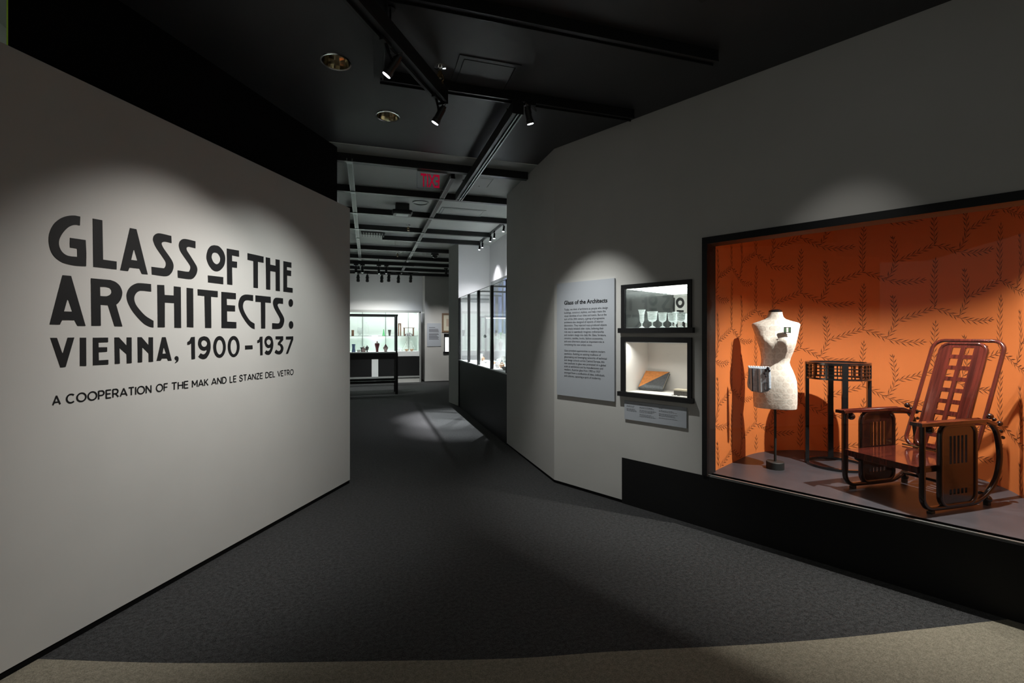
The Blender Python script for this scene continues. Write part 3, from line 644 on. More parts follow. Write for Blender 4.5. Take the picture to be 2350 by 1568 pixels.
m = MB(); m.add([(x, y, z) for x in (-.09, .09) for y, z in ((0, .002), (.16, .002), (.16, .125))], [(0,1,2), (5,4,3), (0,3,4,1), (1,4,5,2), (2,5,3,0)]); m.obj('wedge', 'clear_acrylic', rs)
bx = empty('patterned_box', RW.w(RW.px(1566, 900, .08).x, .10, B0), RW.rz, 'small dark patterned box at the right of the lower niche', 'box')
m = MB(); m.box(-.075, .06, -.03, .05, 0, .04); m.obj('box_body', 'box_pattern', bx)
m = MB(); m.box(-.078, .063, -.033, .053, .04, .052); m.obj('lid', 'book_pages', bx)
for i, (a, b) in enumerate(((1.345, .06), (1.372, .075), (1.385, .045), (1.362, .10), (1.405, .085), (1.33, .05))):
    m = MB(); m.lathe([(0, 0), (.011, 0), (.011, .003), (0, .003)], 14, cap=False); o = m.obj('bracelet_disc', 'box_pattern'); o.location = RW.w(a, b, B0); tag(o, 'tiny dark disc on the cream niche floor, '+('front left of the group', 'middle of the group', 'nearest the glass', 'farthest back', 'nearest the patterned box', 'leftmost of all')[i], 'disc', 'small discs in the lower niche')
# ------------------------------------------------------------------ text panel and caption
tp = empty('text_panel', RW.w(0, 0, 0), RW.rz, 'tall pale blue grey text panel with a bold heading on the right wall', 'panel')
m = MB(); m.box(.055, .775, -.022, -.003, .952, 2.130); m.obj('board', 'panel_white', tp)
hd = MB(); z0 = RW.px(1295, 699.7, -.022).z
put_text(hd, 'Glass of the Architects', RW.px(1294.7, 690, -.022).x, RW.px(1394, 690, -.022).x, z0, RW.px(1295, 691, -.022).z-z0, -.0228, .03); hd.obj('heading', 'print_black', tp)
L1_ = ['Today, we think of architects as people who design', 'buildings, construct skylines, and help create the', 'visual identities of our cities and towns. But at the', 'turn of the 20th century, a group of progressive', 'architects also designed all aspects of interior', 'decoration. They rejected mass-produced objects', 'that simply imitated older styles, believing their', 'role was to seamlessly integrate craftsmanship', 'and modern design into daily life. Glass, furniture,', 'ceramics, textiles, books, fashion accessories,', 'and even silverware played an important role in', 'completing this new artistic vision.']
E1 = [1225, 1175, 1195, 1150, 1125, 1200, 1130, 1135, 1185, 1115, 1140, None]
L2_ = ['Glass provided opportunities to explore modern', 'aesthetics. Building on existing traditions of', 'glassmaking and leveraging networks of technical', 'and design schools across Central Europe, this', 'new aesthetic in glass was promoted on a global', 'scale at exhibitions and by manufacturers and', 'retailers. Austrian glass from 1900 to 1937', 'emerged from a confluence of ideas, individuals,', 'and cultures, capturing a spirit of modernity.']
E2 = [1240, 1140, 1280, 1225, 1260, 1190, 1125, 1235, 1145]
bt1 = MB(); xa = RW.px(1295, 750, -.022).x; sc_ = RW.px(1295, 713.2, -.022).z-RW.px(1295, 720.45, -.022).z
for i, (t, e) in enumerate(zip(L1_, E1)):
    ex = 1270+e*.10204 if e else 1359.5
    put_text(bt1, t, xa, RW.px(ex, 750, -.022).x, RW.px(1295, 713.2+7.26*i, -.022).z, sc_*.62, -.0228, .006)
bt1.obj('paragraph', 'print_black', tp)
bt2 = MB()
for i, (t, e) in enumerate(zip(L2_, E2)):
    put_text(bt2, t, xa, RW.px(1270+e*.09564, 750, -.022).x, RW.px(1295, 806.8+7.2*i, -.022).z, sc_*.62, -.0228, .006)
bt2.obj('paragraph', 'print_black', tp)
cp = empty('caption_panel', RW.w(0, 0, 0), RW.rz, 'small pale caption board with three columns of fine print under the niches', 'panel')
m = MB(); m.box(.880, 1.486, -.014, -.003, .800, .974); m.obj('board', 'panel_white', cp)
random.seed(3)
for c0, c1, z0, nl in ((.905, 1.02, .948, 9), (1.04, 1.215, .948, 12), (1.232, 1.44, .940, 10)):
    m = MB()
    for i in range(nl):
        if i in (1, 4, 8): continue
        w_ = (c1-c0)*random.uniform(.55, .98) if i else (c1-c0)*.16
        zz = z0-.0095*i; x = c0
        while x < c0+w_:
            l = random.uniform(.008, .022); m.add([(x, -.0148, zz), (min(x+l, c0+w_), -.0148, zz), (min(x+l, c0+w_), -.0148, zz+.0035), (x, -.0148, zz+.0035)], [(0, 1, 2, 3)]); x += l+.0035
    m.obj('print_column', 'print_grey', cp)
# ------------------------------------------------------------------ display window: frame, glass, platform, curved orange wall
AX0, AX1, AYC = 1.645, 3.47, .85
ACX, AR = (AX0+AX1)/2, (AX1-AX0)/2
AZ1 = 2.95
win = empty('window_1', RW.w(0, 0, 0), RW.rz, 'large black framed display window in the right wall', kind='structure')
m = MB(); m.box(1.62, 1.662, -.016, .15, PZ, 2.39); m.obj('window_frame', 'frame_black', win)
m = MB(); m.box(3.428, 3.47, -.016, .15, PZ, 2.39); m.obj('window_frame', 'frame_black', win)
m = MB(); m.box(1.662, 3.428, -.016, .15, 2.335, 2.39); m.obj('window_frame', 'frame_black', win)
m = MB(); m.box(1.662, 3.428, .004, .022, PZ, PZ+.008); m.obj('glazing_channel', 'metal_dull', win)
m = MB(); m.box(1.662, 3.428, .010, .016, PZ+.008, 2.335); m.obj('glass_pane', 'pane_glass', win)
# platform slab built directly
pl = MB(); out = [(AX0-.015, .0), (AX1+.015, .0), (AX1+.015, AYC)]+[(ACX+(AR+.015)*math.cos(i*PI/40), AYC+(AR+.015)*math.sin(i*PI/40)) for i in range(1, 40)]+[(AX0-.015, AYC)]
n = len(out); pl.add([(x, y, .30) for x, y in out]+[(x, y, PZ) for x, y in out], [tuple(range(n-1, -1, -1)), tuple(range(n, 2*n))]+[(i, (i+1) % n, n+(i+1) % n, n+i) for i in range(n)])
po = pl.obj('floor_platform', 'platform_grey'); po.location = RW.o; po.rotation_euler = (0, 0, RW.rz); tag(po, 'dark grey raised floor inside the display window', kind='structure')
def asurf(u, z, off=0.0):               # u = running length along the curved wall from the front left edge
    r = AR-off
    if u < AYC: return V((AX0+off, u, z))
    if u < AYC+PI*AR:
        a = (u-AYC)/AR; return V((ACX-r*math.cos(a), AYC+r*math.sin(a), z))
    return V((AX1-off, AYC-(u-AYC-PI*AR), z))
UM = 2*AYC+PI*AR-.15
us = [.15]+[AYC*k/6 for k in range(2, 6)]+[AYC+PI*AR*k/56 for k in range(57)]+[AYC+PI*AR+k*.175 for k in (1, 2, 3, 4)]
cw = MB(); k = len(us)
for z in (PZ-.02, AZ1):
    for u in us: cw.v.append(tuple(asurf(u, z)))
cw.f = [(i, i+1, k+i+1, k+i) for i in range(k-1)]
for z in (PZ-.02, AZ1):
    for u in us: cw.v.append(tuple(asurf(u, z, -.02)))
cw.f += [(2*k+i+1, 2*k+i, 3*k+i, 3*k+i+1) for i in range(k-1)]
cw.smooth = True
cwo = cw.obj('wall_curved', 'orange_wallpaper'); cwo.location = RW.o; cwo.rotation_euler = (0, 0, RW.rz); tag(cwo, 'curved orange wallpapered wall with dark leafy sprigs behind the window', kind='structure')
# leafy print of the wallpaper (flat print laid on the curved wall)
leaf = MB(); random.seed(11)
def flat(pts):                          # polygon given in (u, z)
    n0 = len(leaf.v); leaf.v += [tuple(asurf(u, z, .0012)) for u, z in pts]; leaf.f.append(tuple(range(n0, n0+len(pts))))
def sprig(ctrl, u0, z0, tip=True):
    pts = catmull([(a, b, 0) for a, b in ctrl], 8); L = 0
    for p, q in zip(pts[:-1], pts[1:]):
        d = (q-p).normalized(); nn = V((-d.y, d.x, 0))*.0013
        flat([(u0+e.x, z0+e.y) for e in (p-nn, q-nn, q+nn, p+nn)])
    tot = sum((q-p).length for p, q in zip(pts[:-1], pts[1:])); sp = .045; nxt = .025; acc = 0
    for p, q in zip(pts[:-1], pts[1:]):
        l = (q-p).length
        while nxt <= acc+l:
            c = p.lerp(q, (nxt-acc)/l); d = (q-p).normalized()
            for g in (1, -1):
                a = g*math.radians(random.uniform(23, 35)); ln = random.uniform(.058, .070)*(1-.35*max(0, nxt/tot-.75)/.25); wd = .0037
                e = V((d.x*math.cos(a)-d.y*math.sin(a), d.x*math.sin(a)+d.y*math.cos(a), 0)); f_ = V((-e.y, e.x, 0)); c0 = c+d*g*.004+e*.001
                flat([(u0+w_.x, z0+w_.y) for w_ in (c0, c0+e*ln*.45-f_*wd, c0+e*ln, c0+e*ln*.45+f_*wd)])
            nxt += sp
        acc += l
    if tip:
        e = (pts[-1]-pts[-2]).normalized(); f_ = V((-e.y, e.x, 0)); c0 = pts[-1]
        flat([(u0+w_.x, z0+w_.y) for w_ in (c0, c0+e*.02-f_*.004, c0+e*.04, c0+e*.02+f_*.004)])
for ci in range(-3, 8):
    for ri in range(-5, 5):
        u0, z0 = 1.597+.532*ci, 2.008+.183*ci+.551*ri
        if u0 < -.4 or u0 > UM+.1 or z0 < 0 or z0 > AZ1+.2: continue
        for ctrl, tp_ in (([(0, 0), (-.004, .2), (.008, .41)], True), ([(0, 0), (.09, -.035), (.175, -.086)], False), ([(.175, -.086), (.3, -.118), (.44, -.115)], True),
                          ([(.175, -.086), (.225, .0), (.245, .1), (.228, .285)], True), ([(.248, .075), (.38, .125), (.525, .185)], False)):
            sprig(ctrl, u0, z0, tp_)
keep = []
for f_ in leaf.f:
    if all(PZ+.002 < leaf.v[i][2] < AZ1 for i in f_) and all(leaf.v[i][1] > .16 for i in f_): keep.append(f_)
leaf.f = keep
lo = leaf.obj('leaf_print', 'leaf_print', cwo); tag(lo, 'dark brown leafy sprig print', kind='stuff')
m = MB(); m.box(AX0-.03, AX1+.03, .101, AYC+AR+.05, AZ1, AZ1+.03); o = m.obj('ceiling_display', 'black_wall_paint'); o.location = RW.o; o.rotation_euler = (0, 0, RW.rz); tag(o, 'black ceiling of the display window', kind='structure')
# ------------------------------------------------------------------ reclining wooden armchair
RV, FV = V((CS, -SN, 0)), V((SN, CS, 0))
def cw_(lat, dep, z=PZ): return RV*lat+FV*dep+V((0, 0, z))
bdir = (RV*.961+FV*.276).normalized(); xdir = V((bdir.y, -bdir.x, 0)); HW = .26
foot = cw_(2.703, 3.047); org = foot-xdir*HW
ch = empty('armchair', (org.x, org.y, PZ), math.atan2(xdir.y, xdir.x), 'reddish brown bentwood reclining armchair with a pierced tall back', 'chair')
ZX = (1, 0, 0)
def arcpts(cy, cz, a, b, t0, t1, n): return [(cy+a*math.cos(math.radians(t0+(t1-t0)*i/n)), cz+b*math.sin(math.radians(t0+(t1-t0)*i/n))) for i in range(n+1)]
LEGP = [(-.065, .578), (-.065, .115)]+arcpts(.02, .115, .085, .085, 190, 262, 7)+[(.20, .026)]+[(p.x, p.y) for p in catmull([(.33, .027, 0), (.43, .034, 0), (.545, .086, 0), (.635, .177, 0), (.672, .32, 0), (.644, .475, 0), (.59, .545, 0), (.52, .572, 0)], 6)]
for sx in (1, -1):
    m = MB(); m.sweep([(sx*HW, y, z) for y, z in LEGP], rrprof(.026, .032, .008), (1, 0, 0)); m.smooth = True; m.obj('side_frame', 'mahogany_shaded', ch)
    # arm board: flat with a pointed front and a rear end that dips into the bow
    a = MB(); pl_ = [(-.022, -.085), (-.040, -.118), (.034, -.118), (.034, .30), (.030, .50), (.020, .615), (-.018, .615), (-.026, .50), (-.022, .30)]
    if sx < 0: pl_ = [(-x, y) for x, y in pl_][::-1]
    k = len(pl_); dz = lambda y: -.035*max(0, (y-.46)/.155)**2
    a.add([(sx*HW+x, y, .572+dz(y)) for x, y in pl_]+[(sx*HW+x, y, .592+dz(y)) for x, y in pl_]+[(sx*HW+x*.86, y*.995, .5955+dz(y)) for x, y in pl_],
          [tuple(range(k-1, -1, -1)), tuple(range(2*k, 3*k))]+[(l*k+i, l*k+(i+1) % k, (l+1)*k+(i+1) % k, (l+1)*k+i) for l in (0, 1) for i in range(k)]); a.obj('armrest', 'mahogany', ch)
    # side panel: rounded loop with slotted board
    y0, y1, z0, z1 = .095, .420, .036, .560
    loop = [(sx*HW, (y0+y1)/2+p[0], (z0+z1)/2+p[1]) for p in rrprof(y1-y0, z1-z0, .065, 7)]
    m = MB(); m.sweep(loop, rrprof(.026, .034, .009), (1, 0, 0), True); m.smooth = True; fr_ = m.obj('panel_frame', 'mahogany_shaded', ch)
    W_, H_ = y1-y0, z1-z0
    sl = [y0+W_*(.24+.112*i) for i in range(5)]; xs_ = sorted([y0, y1, y0+.012, y1-.012]+sl+[s_+W_*.066 for s_ in sl])
    zs_ = [z0, z0+.012, z0+H_*.135, z0+H_*.20, z0+H_*.52, z0+H_*.87, z1-.012, z1]; hs = set()
    for s_ in sl:
        i = xs_.index(s_); hs |= {(i, 2), (i, 4)}
    for i in (0, len(xs_)-2): hs |= {(i, 0), (i, len(zs_)-2)}
    m = MB(); m.perf(xs_, zs_, hs, .014, M.Translation((sx*HW+.007, 0, 0)) @ M.Rotation(PI/2, 4, 'Z')); m.obj('slotted_panel', 'mahogany_shaded', ch)
    # ball knobs
    for y, z, r_ in ((-.005, .543, .027), (.575, .602, .020), (.618, .578, .013), (.672, .548, .018), (.688, .494, .012), (.706, .450, .012)):
        m = MB(); m.sphere((sx*HW, y, z), r_, 8); m.obj('ball_knob', 'mahogany_shaded', ch)
        if y > .64:
            m = MB(); m.cyl((sx*HW, y, z), (sx*HW, {.672: .60, .688: .64, .706: .655}[y], {.672: .540, .688: .480, .706: .44}[y]), .006, 8); m.obj('peg', 'mahogany_shaded', ch)
    m = MB(); m.sphere((sx*HW, .545, .043), .027, 8); m.obj('ball_foot', 'black_wood', ch)
    m = MB(); m.box(sx*HW-.014, sx*HW+.014, .53, .56, 0, .025); m.obj('foot_pad', 'black_wood', ch)
    m = MB(); m.box(sx*HW-.014, sx*HW+.014, -.005, .03, 0, .018); m.obj('foot_pad', 'black_wood', ch)
    m = MB(); m.sphere((sx*(HW-.05), .0, .245), .026, 8); m.obj('ball_knob', 'black_wood', ch)
m = MB(); m.box(-.243, .243, -.075, .455, .285, .302); m.obj('seat', 'mahogany', ch)
m = MB(); m.box(-.246, .246, -.088, -.060, .262, .304); m.obj('front_rail', 'mahogany', ch)
m = MB(); m.box(-.246, -.222, -.06, .46, .262, .288); m.box(.222, .246, -.06, .46, .262, .288); m.obj('side_rail', 'mahogany_shaded', ch)
def backplane(y0, z0, y1, z1):
    v = V((0, y1-y0, z1-z0)); L = v.length; v.normalize(); nrm = V((1, 0, 0)).cross(v)
    mx = M((( 1, nrm.x, v.x, 0), (0, nrm.y, v.y, y0), (0, nrm.z, v.z, z0), (0, 0, 0, 1))); return mx, L
mx, L = backplane(.485, .315, .815, 1.112)
m = MB(); m.sweep([mx @ V((p[0], 0, L/2+p[1])) for p in rrprof(.445, L, .075, 9)], circ(.0135, 10), mx.to_3x3() @ V((0, 1, 0)), True); m.smooth = True; m.obj('outer_back_frame', 'mahogany', ch)
mx, L = backplane(.480, .325, .775, 1.088)
m = MB(); m.sweep([mx @ V((p[0], 0, L/2+p[1])) for p in rrprof(.285, L, .06, 9)], rrprof(.022, .030, .009), mx.to_3x3() @ V((0, 1, 0)), True); m.smooth = True; m.obj('inner_back_frame', 'mahogany', ch)
xs_ = [-.142, -.125, -.066, -.012, .016, .070, .125, .142]; zs_ = [0, .02]; hs = set(); pit = (L-.03)/9
zz = [L-.032-pit*i for i in range(9)]
for t in reversed(zz): zs_ += [t-.057, t]
zs_ += [L-.012, L]
for j in range(9): hs |= {(2, 2+2*j), (4, 2+2*j)}
nz = len(zs_)-1
hs |= {(0, 0), (6, 0), (0, nz-1), (6, nz-1)}
m = MB(); m.perf(xs_, zs_, hs, .012, mx @ M.Translation((0, -.004, 0))); m.obj('pierced_back_board', 'mahogany', ch)
m = MB(); m.cyl((-HW, .600, .565), (HW, .600, .565), .006, 10); m.obj('support_rod', 'black_wood', ch)
m = MB(); m.cyl((-.225, .472, .312), (.225, .472, .312), .006, 10); m.obj('hinge_rod', 'brass', ch)
m = MB(); m.cyl((-HW, .52, .08), (HW, .52, .08), .012, 10); m.obj('stretcher', 'black_wood', ch)
# ------------------------------------------------------------------ round plant stand with lattice apron
tc_ = cw_(2.881, 4.168); rv = math.atan2((tc_).y, tc_.x)
st = empty('round_stand', (tc_.x, tc_.y, PZ), rv+PI, 'black round stand with a lattice apron and four flat legs behind the armchair', 'stand')
TR, TH = .24, .915
lathe_ring = lambda r0, r1, z0, z1: [(r0, z0), (r1, z0), (r1, z1), (r0, z1), (r0, z0)]
m = MB(); m.lathe(lathe_ring(TR-.028, TR+.004, TH-.020, TH), 64, cap=False); m.obj('top_rim', 'black_lacquer', st)
m = MB(); m.lathe([(0, TH-.012), (TR-.026, TH-.012), (TR-.026, TH-.019), (0, TH-.019)], 48, cap=False); m.obj('top_plate', 'black_lacquer', st)
m = MB(); m.lathe(lathe_ring(TR-.022, TR+.002, TH-.148, TH-.133), 64, cap=False); m.obj('lower_rim', 'black_lacquer', st)
m = MB(); m.lathe(lathe_ring(TR-.026, TR+.004, 0, .022), 64, cap=False); m.obj('base_ring', 'black_lacquer', st)
A0 = 13
for q in range(4):
    a = math.radians(A0+90*q); mx = M.Rotation(a, 4, 'Z')
    m = MB(); m.box(TR-.022, TR+.006, -.021, .021, .02, TH-.004, mx); m.obj('leg', 'black_lacquer', st)
    m = MB()
    for k_ in range(1, 12):
        if k_ in (4, 8): hw_ = .010
        elif k_ in (3, 5, 7, 9): continue
        else: hw_ = .0035
        aa = a+math.radians(6)+math.radians(78)*k_/12
        mb = M.Rotation(aa, 4, 'Z'); m.box(TR-.012, TR-.004, -hw_, hw_, TH-.135, TH-.018, mb)
    for zc in (TH-.106, TH-.078, TH-.048):
        n_ = 16
        for k_ in range(n_):
            b0_, b1_ = (a+math.radians(5)+math.radians(80)*j/n_ for j in (k_, k_+1))
            vs = []
            for bb in (b0_, b1_):
                for rr in (TR-.012, TR-.004):
                    for z_ in (zc-.0032, zc+.0032): vs.append((rr*math.cos(bb), rr*math.sin(bb), z_))
            m.add(vs, [(0,1,5,4), (3,2,6,7), (1,3,7,5), (2,0,4,6)])
    m.obj('lattice_panel', 'black_lacquer', st)
# ------------------------------------------------------------------ dress form
fabric = bpy.data.materials.new('form_fabric'); fabric.use_nodes = True; nt = fabric.node_tree; b = nt.nodes['Principled BSDF']; MATS['form_fabric'] = fabric
uv = nt.nodes.new('ShaderNodeUVMap'); uv.uv_map = 'UVMap'; sp = nt.nodes.new('ShaderNodeSeparateXYZ'); nt.links.new(uv.outputs['UV'], sp.inputs[0])
def mth(op, a, b_=None, c_=None):
    n_ = nt.nodes.new('ShaderNodeMath'); n_.operation = op
    for i, x in enumerate((a, b_, c_)):
        if x is None: continue
        if isinstance(x, (int, float)): n_.inputs[i].default_value = x
        else: nt.links.new(x, n_.inputs[i])
    return n_.outputs[0]
vv = mth('MULTIPLY', sp.outputs['Y'], 21.0); row = mth('FLOOR', vv); fv = mth('SUBTRACT', vv, row)
uu = mth('ADD', mth('MULTIPLY', sp.outputs['X'], 13.0), mth('MULTIPLY', row, .5)); fu = mth('SUBTRACT', uu, mth('FLOOR', uu))
rr_ = mth('SQRT', mth('ADD', mth('POWER', mth('DIVIDE', mth('ABSOLUTE', mth('SUBTRACT', fu, .5)), .36), 2.0), mth('POWER', mth('DIVIDE', mth('ABSOLUTE', mth('SUBTRACT', fv, .42)), .44), 2.0)))
ring = mth('MULTIPLY', mth('LESS_THAN', rr_, 1.0), mth('GREATER_THAN', fv, .06))
line = mth('LESS_THAN', mth('ABSOLUTE', mth('SUBTRACT', rr_, .97)), .07)
wv = mth('SINE', mth('MULTIPLY', fu, 60.0)); nz_ = nt.nodes.new('ShaderNodeTexNoise'); nz_.inputs['Scale'].default_value = 60; nz_.inputs['Detail'].default_value = 5
tcn = nt.nodes.new('ShaderNodeTexCoord'); nt.links.new(tcn.outputs['Object'], nz_.inputs['Vector'])
fac = mth('ADD', mth('MULTIPLY', ring, .32), mth('ADD', mth('MULTIPLY', line, .30), mth('MULTIPLY', mth('SUBTRACT', nz_.outputs['Fac'], .5), .9)))
mixc = nt.nodes.new('ShaderNodeMix'); mixc.data_type = 'RGBA'; nt.links.new(fac, mixc.inputs['Factor'])
mixc.inputs[6].default_value = (.80, .74, .66, 1); mixc.inputs[7].default_value = (.50, .42, .35, 1); nt.links.new(mixc.outputs[2], b.inputs['Base Color'])
bp = nt.nodes.new('ShaderNodeBump'); bp.inputs['Strength'].default_value = .55; bp.inputs['Distance'].default_value = .003
hgt = mth('ADD', mth('MULTIPLY', ring, .5), mth('ADD', mth('MULTIPLY', wv, .02), nz_.outputs['Fac'])); nt.links.new(hgt, bp.inputs['Height']); nt.links.new(bp.outputs['Normal'], b.inputs['Normal'])
b.inputs['Roughness'].default_value = .9; b.inputs['Specular IOR Level'].default_value = .2
fc = cw_(2.276, 4.07); face = math.atan2(-fc.y, -fc.x)+PI/2-math.radians(4)     # front faces the viewer
df = empty('dress_form', (fc.x, fc.y, PZ), face, 'cream patterned dress form on a slim black stand with a brooch and purse', 'dress form')
m = MB(); m.lathe([(0, 0), (.070, 0), (.070, .058), (.066, .062), (0, .062)], 40, cap=False); m.obj('base', 'stand_metal', df)
m = MB(); m.cyl((0, 0, .06), (0, 0, .62), .0105, 14); m.obj('pole', 'stand_metal', df)
k1 = 4.07/1080/1.144
def zpx(y): return (1075-y)/309*1.1654
# (pixel y, left px, right px, front depth, back depth)
SEC = [(937, 1733, 1822, .085, .095), (935, 1729, 1828, .100, .108), (925, 1727.5, 1829, .106, .112), (899, 1727, 1829.5, .112, .118), (874, 1730, 1828, .112, .118), (860, 1735, 1823.5, .104, .108), (849, 1740, 1819, .094, .094), (838, 1745, 1813.5, .084, .082), (831, 1746.5, 1812, .080, .078),
       (820, 1746, 1815, .086, .082), (806, 1744, 1821, .104, .088), (796, 1741.5, 1824.5, .126, .092), (787, 1738.5, 1827, .138, .096), (778, 1735, 1829, .130, .099), (768, 1731.5, 1831, .112, .100), (758, 1728, 1833, .096, .097), (750, 1725, 1834.8, .084, .090), (745, 1723.5, 1835.5, .074, .082),
       (741.5, 1727, 1831.5, .066, .074), (737, 1742, 1815, .058, .066), (733, 1753.5, 1803.5, .052, .060), (728, 1759.5, 1798, .048, .055), (721, 1762.5, 1796, .046, .050), (717, 1763, 1795.5, .045, .048)]
NA = 96; t_ = MB(); t_.uv = []
for y, l, r_, fd_, bd_ in SEC:
    cx_ = ((l+r_)/2-1779)*k1; hw_ = (r_-l)/2*k1; z_ = zpx(y)
    for k_ in range(NA):
        a = 2*PI*k_/NA; sx_, cy_ = math.sin(a), -math.cos(a)
        ex = .82; X = hw_*math.copysign(abs(sx_)**ex, sx_); dep = fd_ if cy_ < 0 else bd_
        Y = dep*math.copysign(abs(cy_)**ex, cy_)
        if 775 < y < 812 and cy_ < 0:                       # two breasts rather than one ridge
            g = math.exp(-((abs(X-cx_)-.062)/.045)**2); k_s = min(1, max(0, 1.05-abs(X)/hw_)/.35); k_s = k_s*k_s*(3-2*k_s); k_y = 1-abs((y-793.5)/18.5)
            Yb = -(dep-.03*k_y)-.03*k_y*g; Y = Y*(1-k_s)+max(Yb, Y*1.06 if abs(X) > .09 else Yb)*k_s
        t_.v.append((cx_+X, Y, z_)); t_.uv.append((k_/NA, z_))
ns = len(SEC)
t_.f = [(i*NA+k_, i*NA+(k_+1) % NA, (i+1)*NA+(k_+1) % NA, (i+1)*NA+k_) for i in range(ns-1) for k_ in range(NA)]+[tuple(range(NA-1, -1, -1)), tuple((ns-1)*NA+k_ for k_ in range(NA))]
t_.smooth = True; to = t_.obj('torso', 'form_fabric', df)
m = MB(); m.lathe([(.050, zpx(717)), (.052, zpx(716)), (.050, zpx(713)), (.026, zpx(710.5)), (0, zpx(710.5))], 32, M.Diagonal((1, .82, 1, 1)), cap=False); m.obj('neck_cap', 'black_lacquer', df)
# brooch
br = empty('brooch', df.matrix_basis @ V(((1808.5-1779)*k1, -.121, zpx(758))), face, 'square dark brooch pinned to the upper chest of the dress form', 'brooch')
R_ = M.Rotation(math.radians(-10), 4, 'X') @ M.Rotation(math.radians(14), 4, 'Z')
m = MB(); m.box(-.026, .026, -.006, .002, -.024, .024, R_); m.obj('plate', 'purse_dark', br)
m = MB(); m.box(-.009, .006, -.008, -.006, -.020, .018, R_); m.obj('pearl_inlay', 'mount_cream', br)
m = MB(); m.box(-.022, -.013, -.008, -.006, -.018, .016, R_); m.box(.011, .021, -.008, -.006, -.018, .016, R_); m.obj('green_inlay', 'brooch_green', br)
m = MB(); m.add([(-.04, -.006, -.020), (-.034, -.004, -.034), (.012, -.006, -.044), (-.012, -.008, -.030)], [(0, 1, 2, 3)], R_); m.obj('leaf_pendant', 'box_pattern', br)
# purse on the hip
pc = ((1744.5-1779)*k1, -.150, zpx(868))
pu = empty('beaded_purse', df.matrix_basis @ V(pc), face-math.radians(8), 'pale blue striped beaded purse hanging at the hip of the dress form', 'purse')
kx, kz = k1, 1.1654/309
def pp(x, y): return ((x-1744.5)*kx, -(y-868)*kz)
outl = [pp(1720.5, 841), pp(1771.5, 842), pp(1773, 860), pp(1773.5, 888), pp(1766, 895), pp(1752, 899), pp(1729, 897), pp(1719.5, 888.5), pp(1718, 880), pp(1720.5, 860)]
m = MB(); n = len(outl); cz = V((0, 0))
front = [(x*1.0, -.012, z) for x, z in outl]; mid = [(x*.86, -.020, z*.9) for x, z in outl]
m.add(mid+front+[(x, .006, z) for x, z in outl]+[(x*.9, .012, z*.92) for x, z in outl], [tuple(range(n))]+[(l*n+i, (l+1)*n+i, (l+1)*n+(i+1) % n, l*n+(i+1) % n) for l in range(3) for i in range(n)]+[tuple(3*n+i for i in range(n-1, -1, -1))])
m.obj('pouch', 'purse_blue', pu)
def strip(x0, x1, y0, y1, nm, mt, yy=-.0215):
    m = MB(); a, b_, c_, d_ = pp(x0, y0), pp(x1, y0), pp(x1+1.2, y1), pp(x0+1.2, y1); m.add([(a[0], yy, a[1]), (d_[0], yy, d_[1]), (c_[0], yy, c_[1]), (b_[0], yy, b_[1])]+[(a[0], yy+.004, a[1]), (d_[0], yy+.004, d_[1]), (c_[0], yy+.004, c_[1]), (b_[0], yy+.004, b_[1])], [(0,1,2,3), (0,4,5,1), (1,5,6,2), (2,6,7,3), (3,7,4,0)]); m.obj(nm, mt, pu)
strip(1729.8, 1732.2, 845, 896, 'dark_stripe', 'purse_dark'); strip(1727, 1729.3, 845, 896, 'pale_stripe', 'drawing_pink')
strip(1747, 1752.2, 845, 897, 'white_stripe', 'purse_white'); strip(1743, 1743.8, 845, 896, 'dark_stripe', 'book_grey'); strip(1722.5, 1723.3, 846, 880, 'dark_stripe', 'book_grey'); strip(1768.5, 1769.4, 850, 890, 'dark_stripe', 'book_grey')
for (x0, x1, y0, y1) in ((1758.5, 1766.5, 875, 876), (1758.5, 1766.5, 891, 892), (1758.5, 1759.3, 875, 891), (1765.7, 1766.5, 875, 891)):
    strip(x0, x1, y0, y1, 'rectangle_motif', 'purse_dark', -.0212)
for i in range(17):
    x, z_ = pp(1749.2+1.2*i/17, 847+3.0*i); m = MB(); m.sphere((x, -.0225, z_), .0032, 4); m.obj('bead', 'purse_dark', pu)
m = MB()
for i in range(9):
    x, z_ = pp(1722+5.6*i, 841); m.sphere((x, -.004, z_), .011, 5, (1, .7, .7))
m.obj('scalloped_clasp', 'purse_white', pu)
m = MB()
for x, y, r_ in ((1768, 843, .012), (1763, 848, .010), (1771, 848, .010), (1760, 855, .009), (1763, 861, .008)): a, z_ = pp(x, y); m.sphere((a, -.020, z_), r_, 5, (1, .5, 1.2))
m.obj('ribbon_bow', 'purse_dark', pu)
# spotlights inside the display window, hung from its ceiling behind the lintel
def dl(a, d, z): return RW.w(a, d, z)
for lb, a, d, ta, td, tz, pw, an in (('left spotlight under the display window ceiling', 2.32, .72, 3.05, .72, .25, 70, 62), ('right spotlight under the display window ceiling', 3.1, .45, 2.50, .74, .15, 440, 96)):
    head(lb, dl(a, d, AZ1), dl(a, d, AZ1-.15), dl(ta, td, tz), pw, an, .8, (1, .955, .89), .014, .8, 'display window spotlights', axis=RW.x)
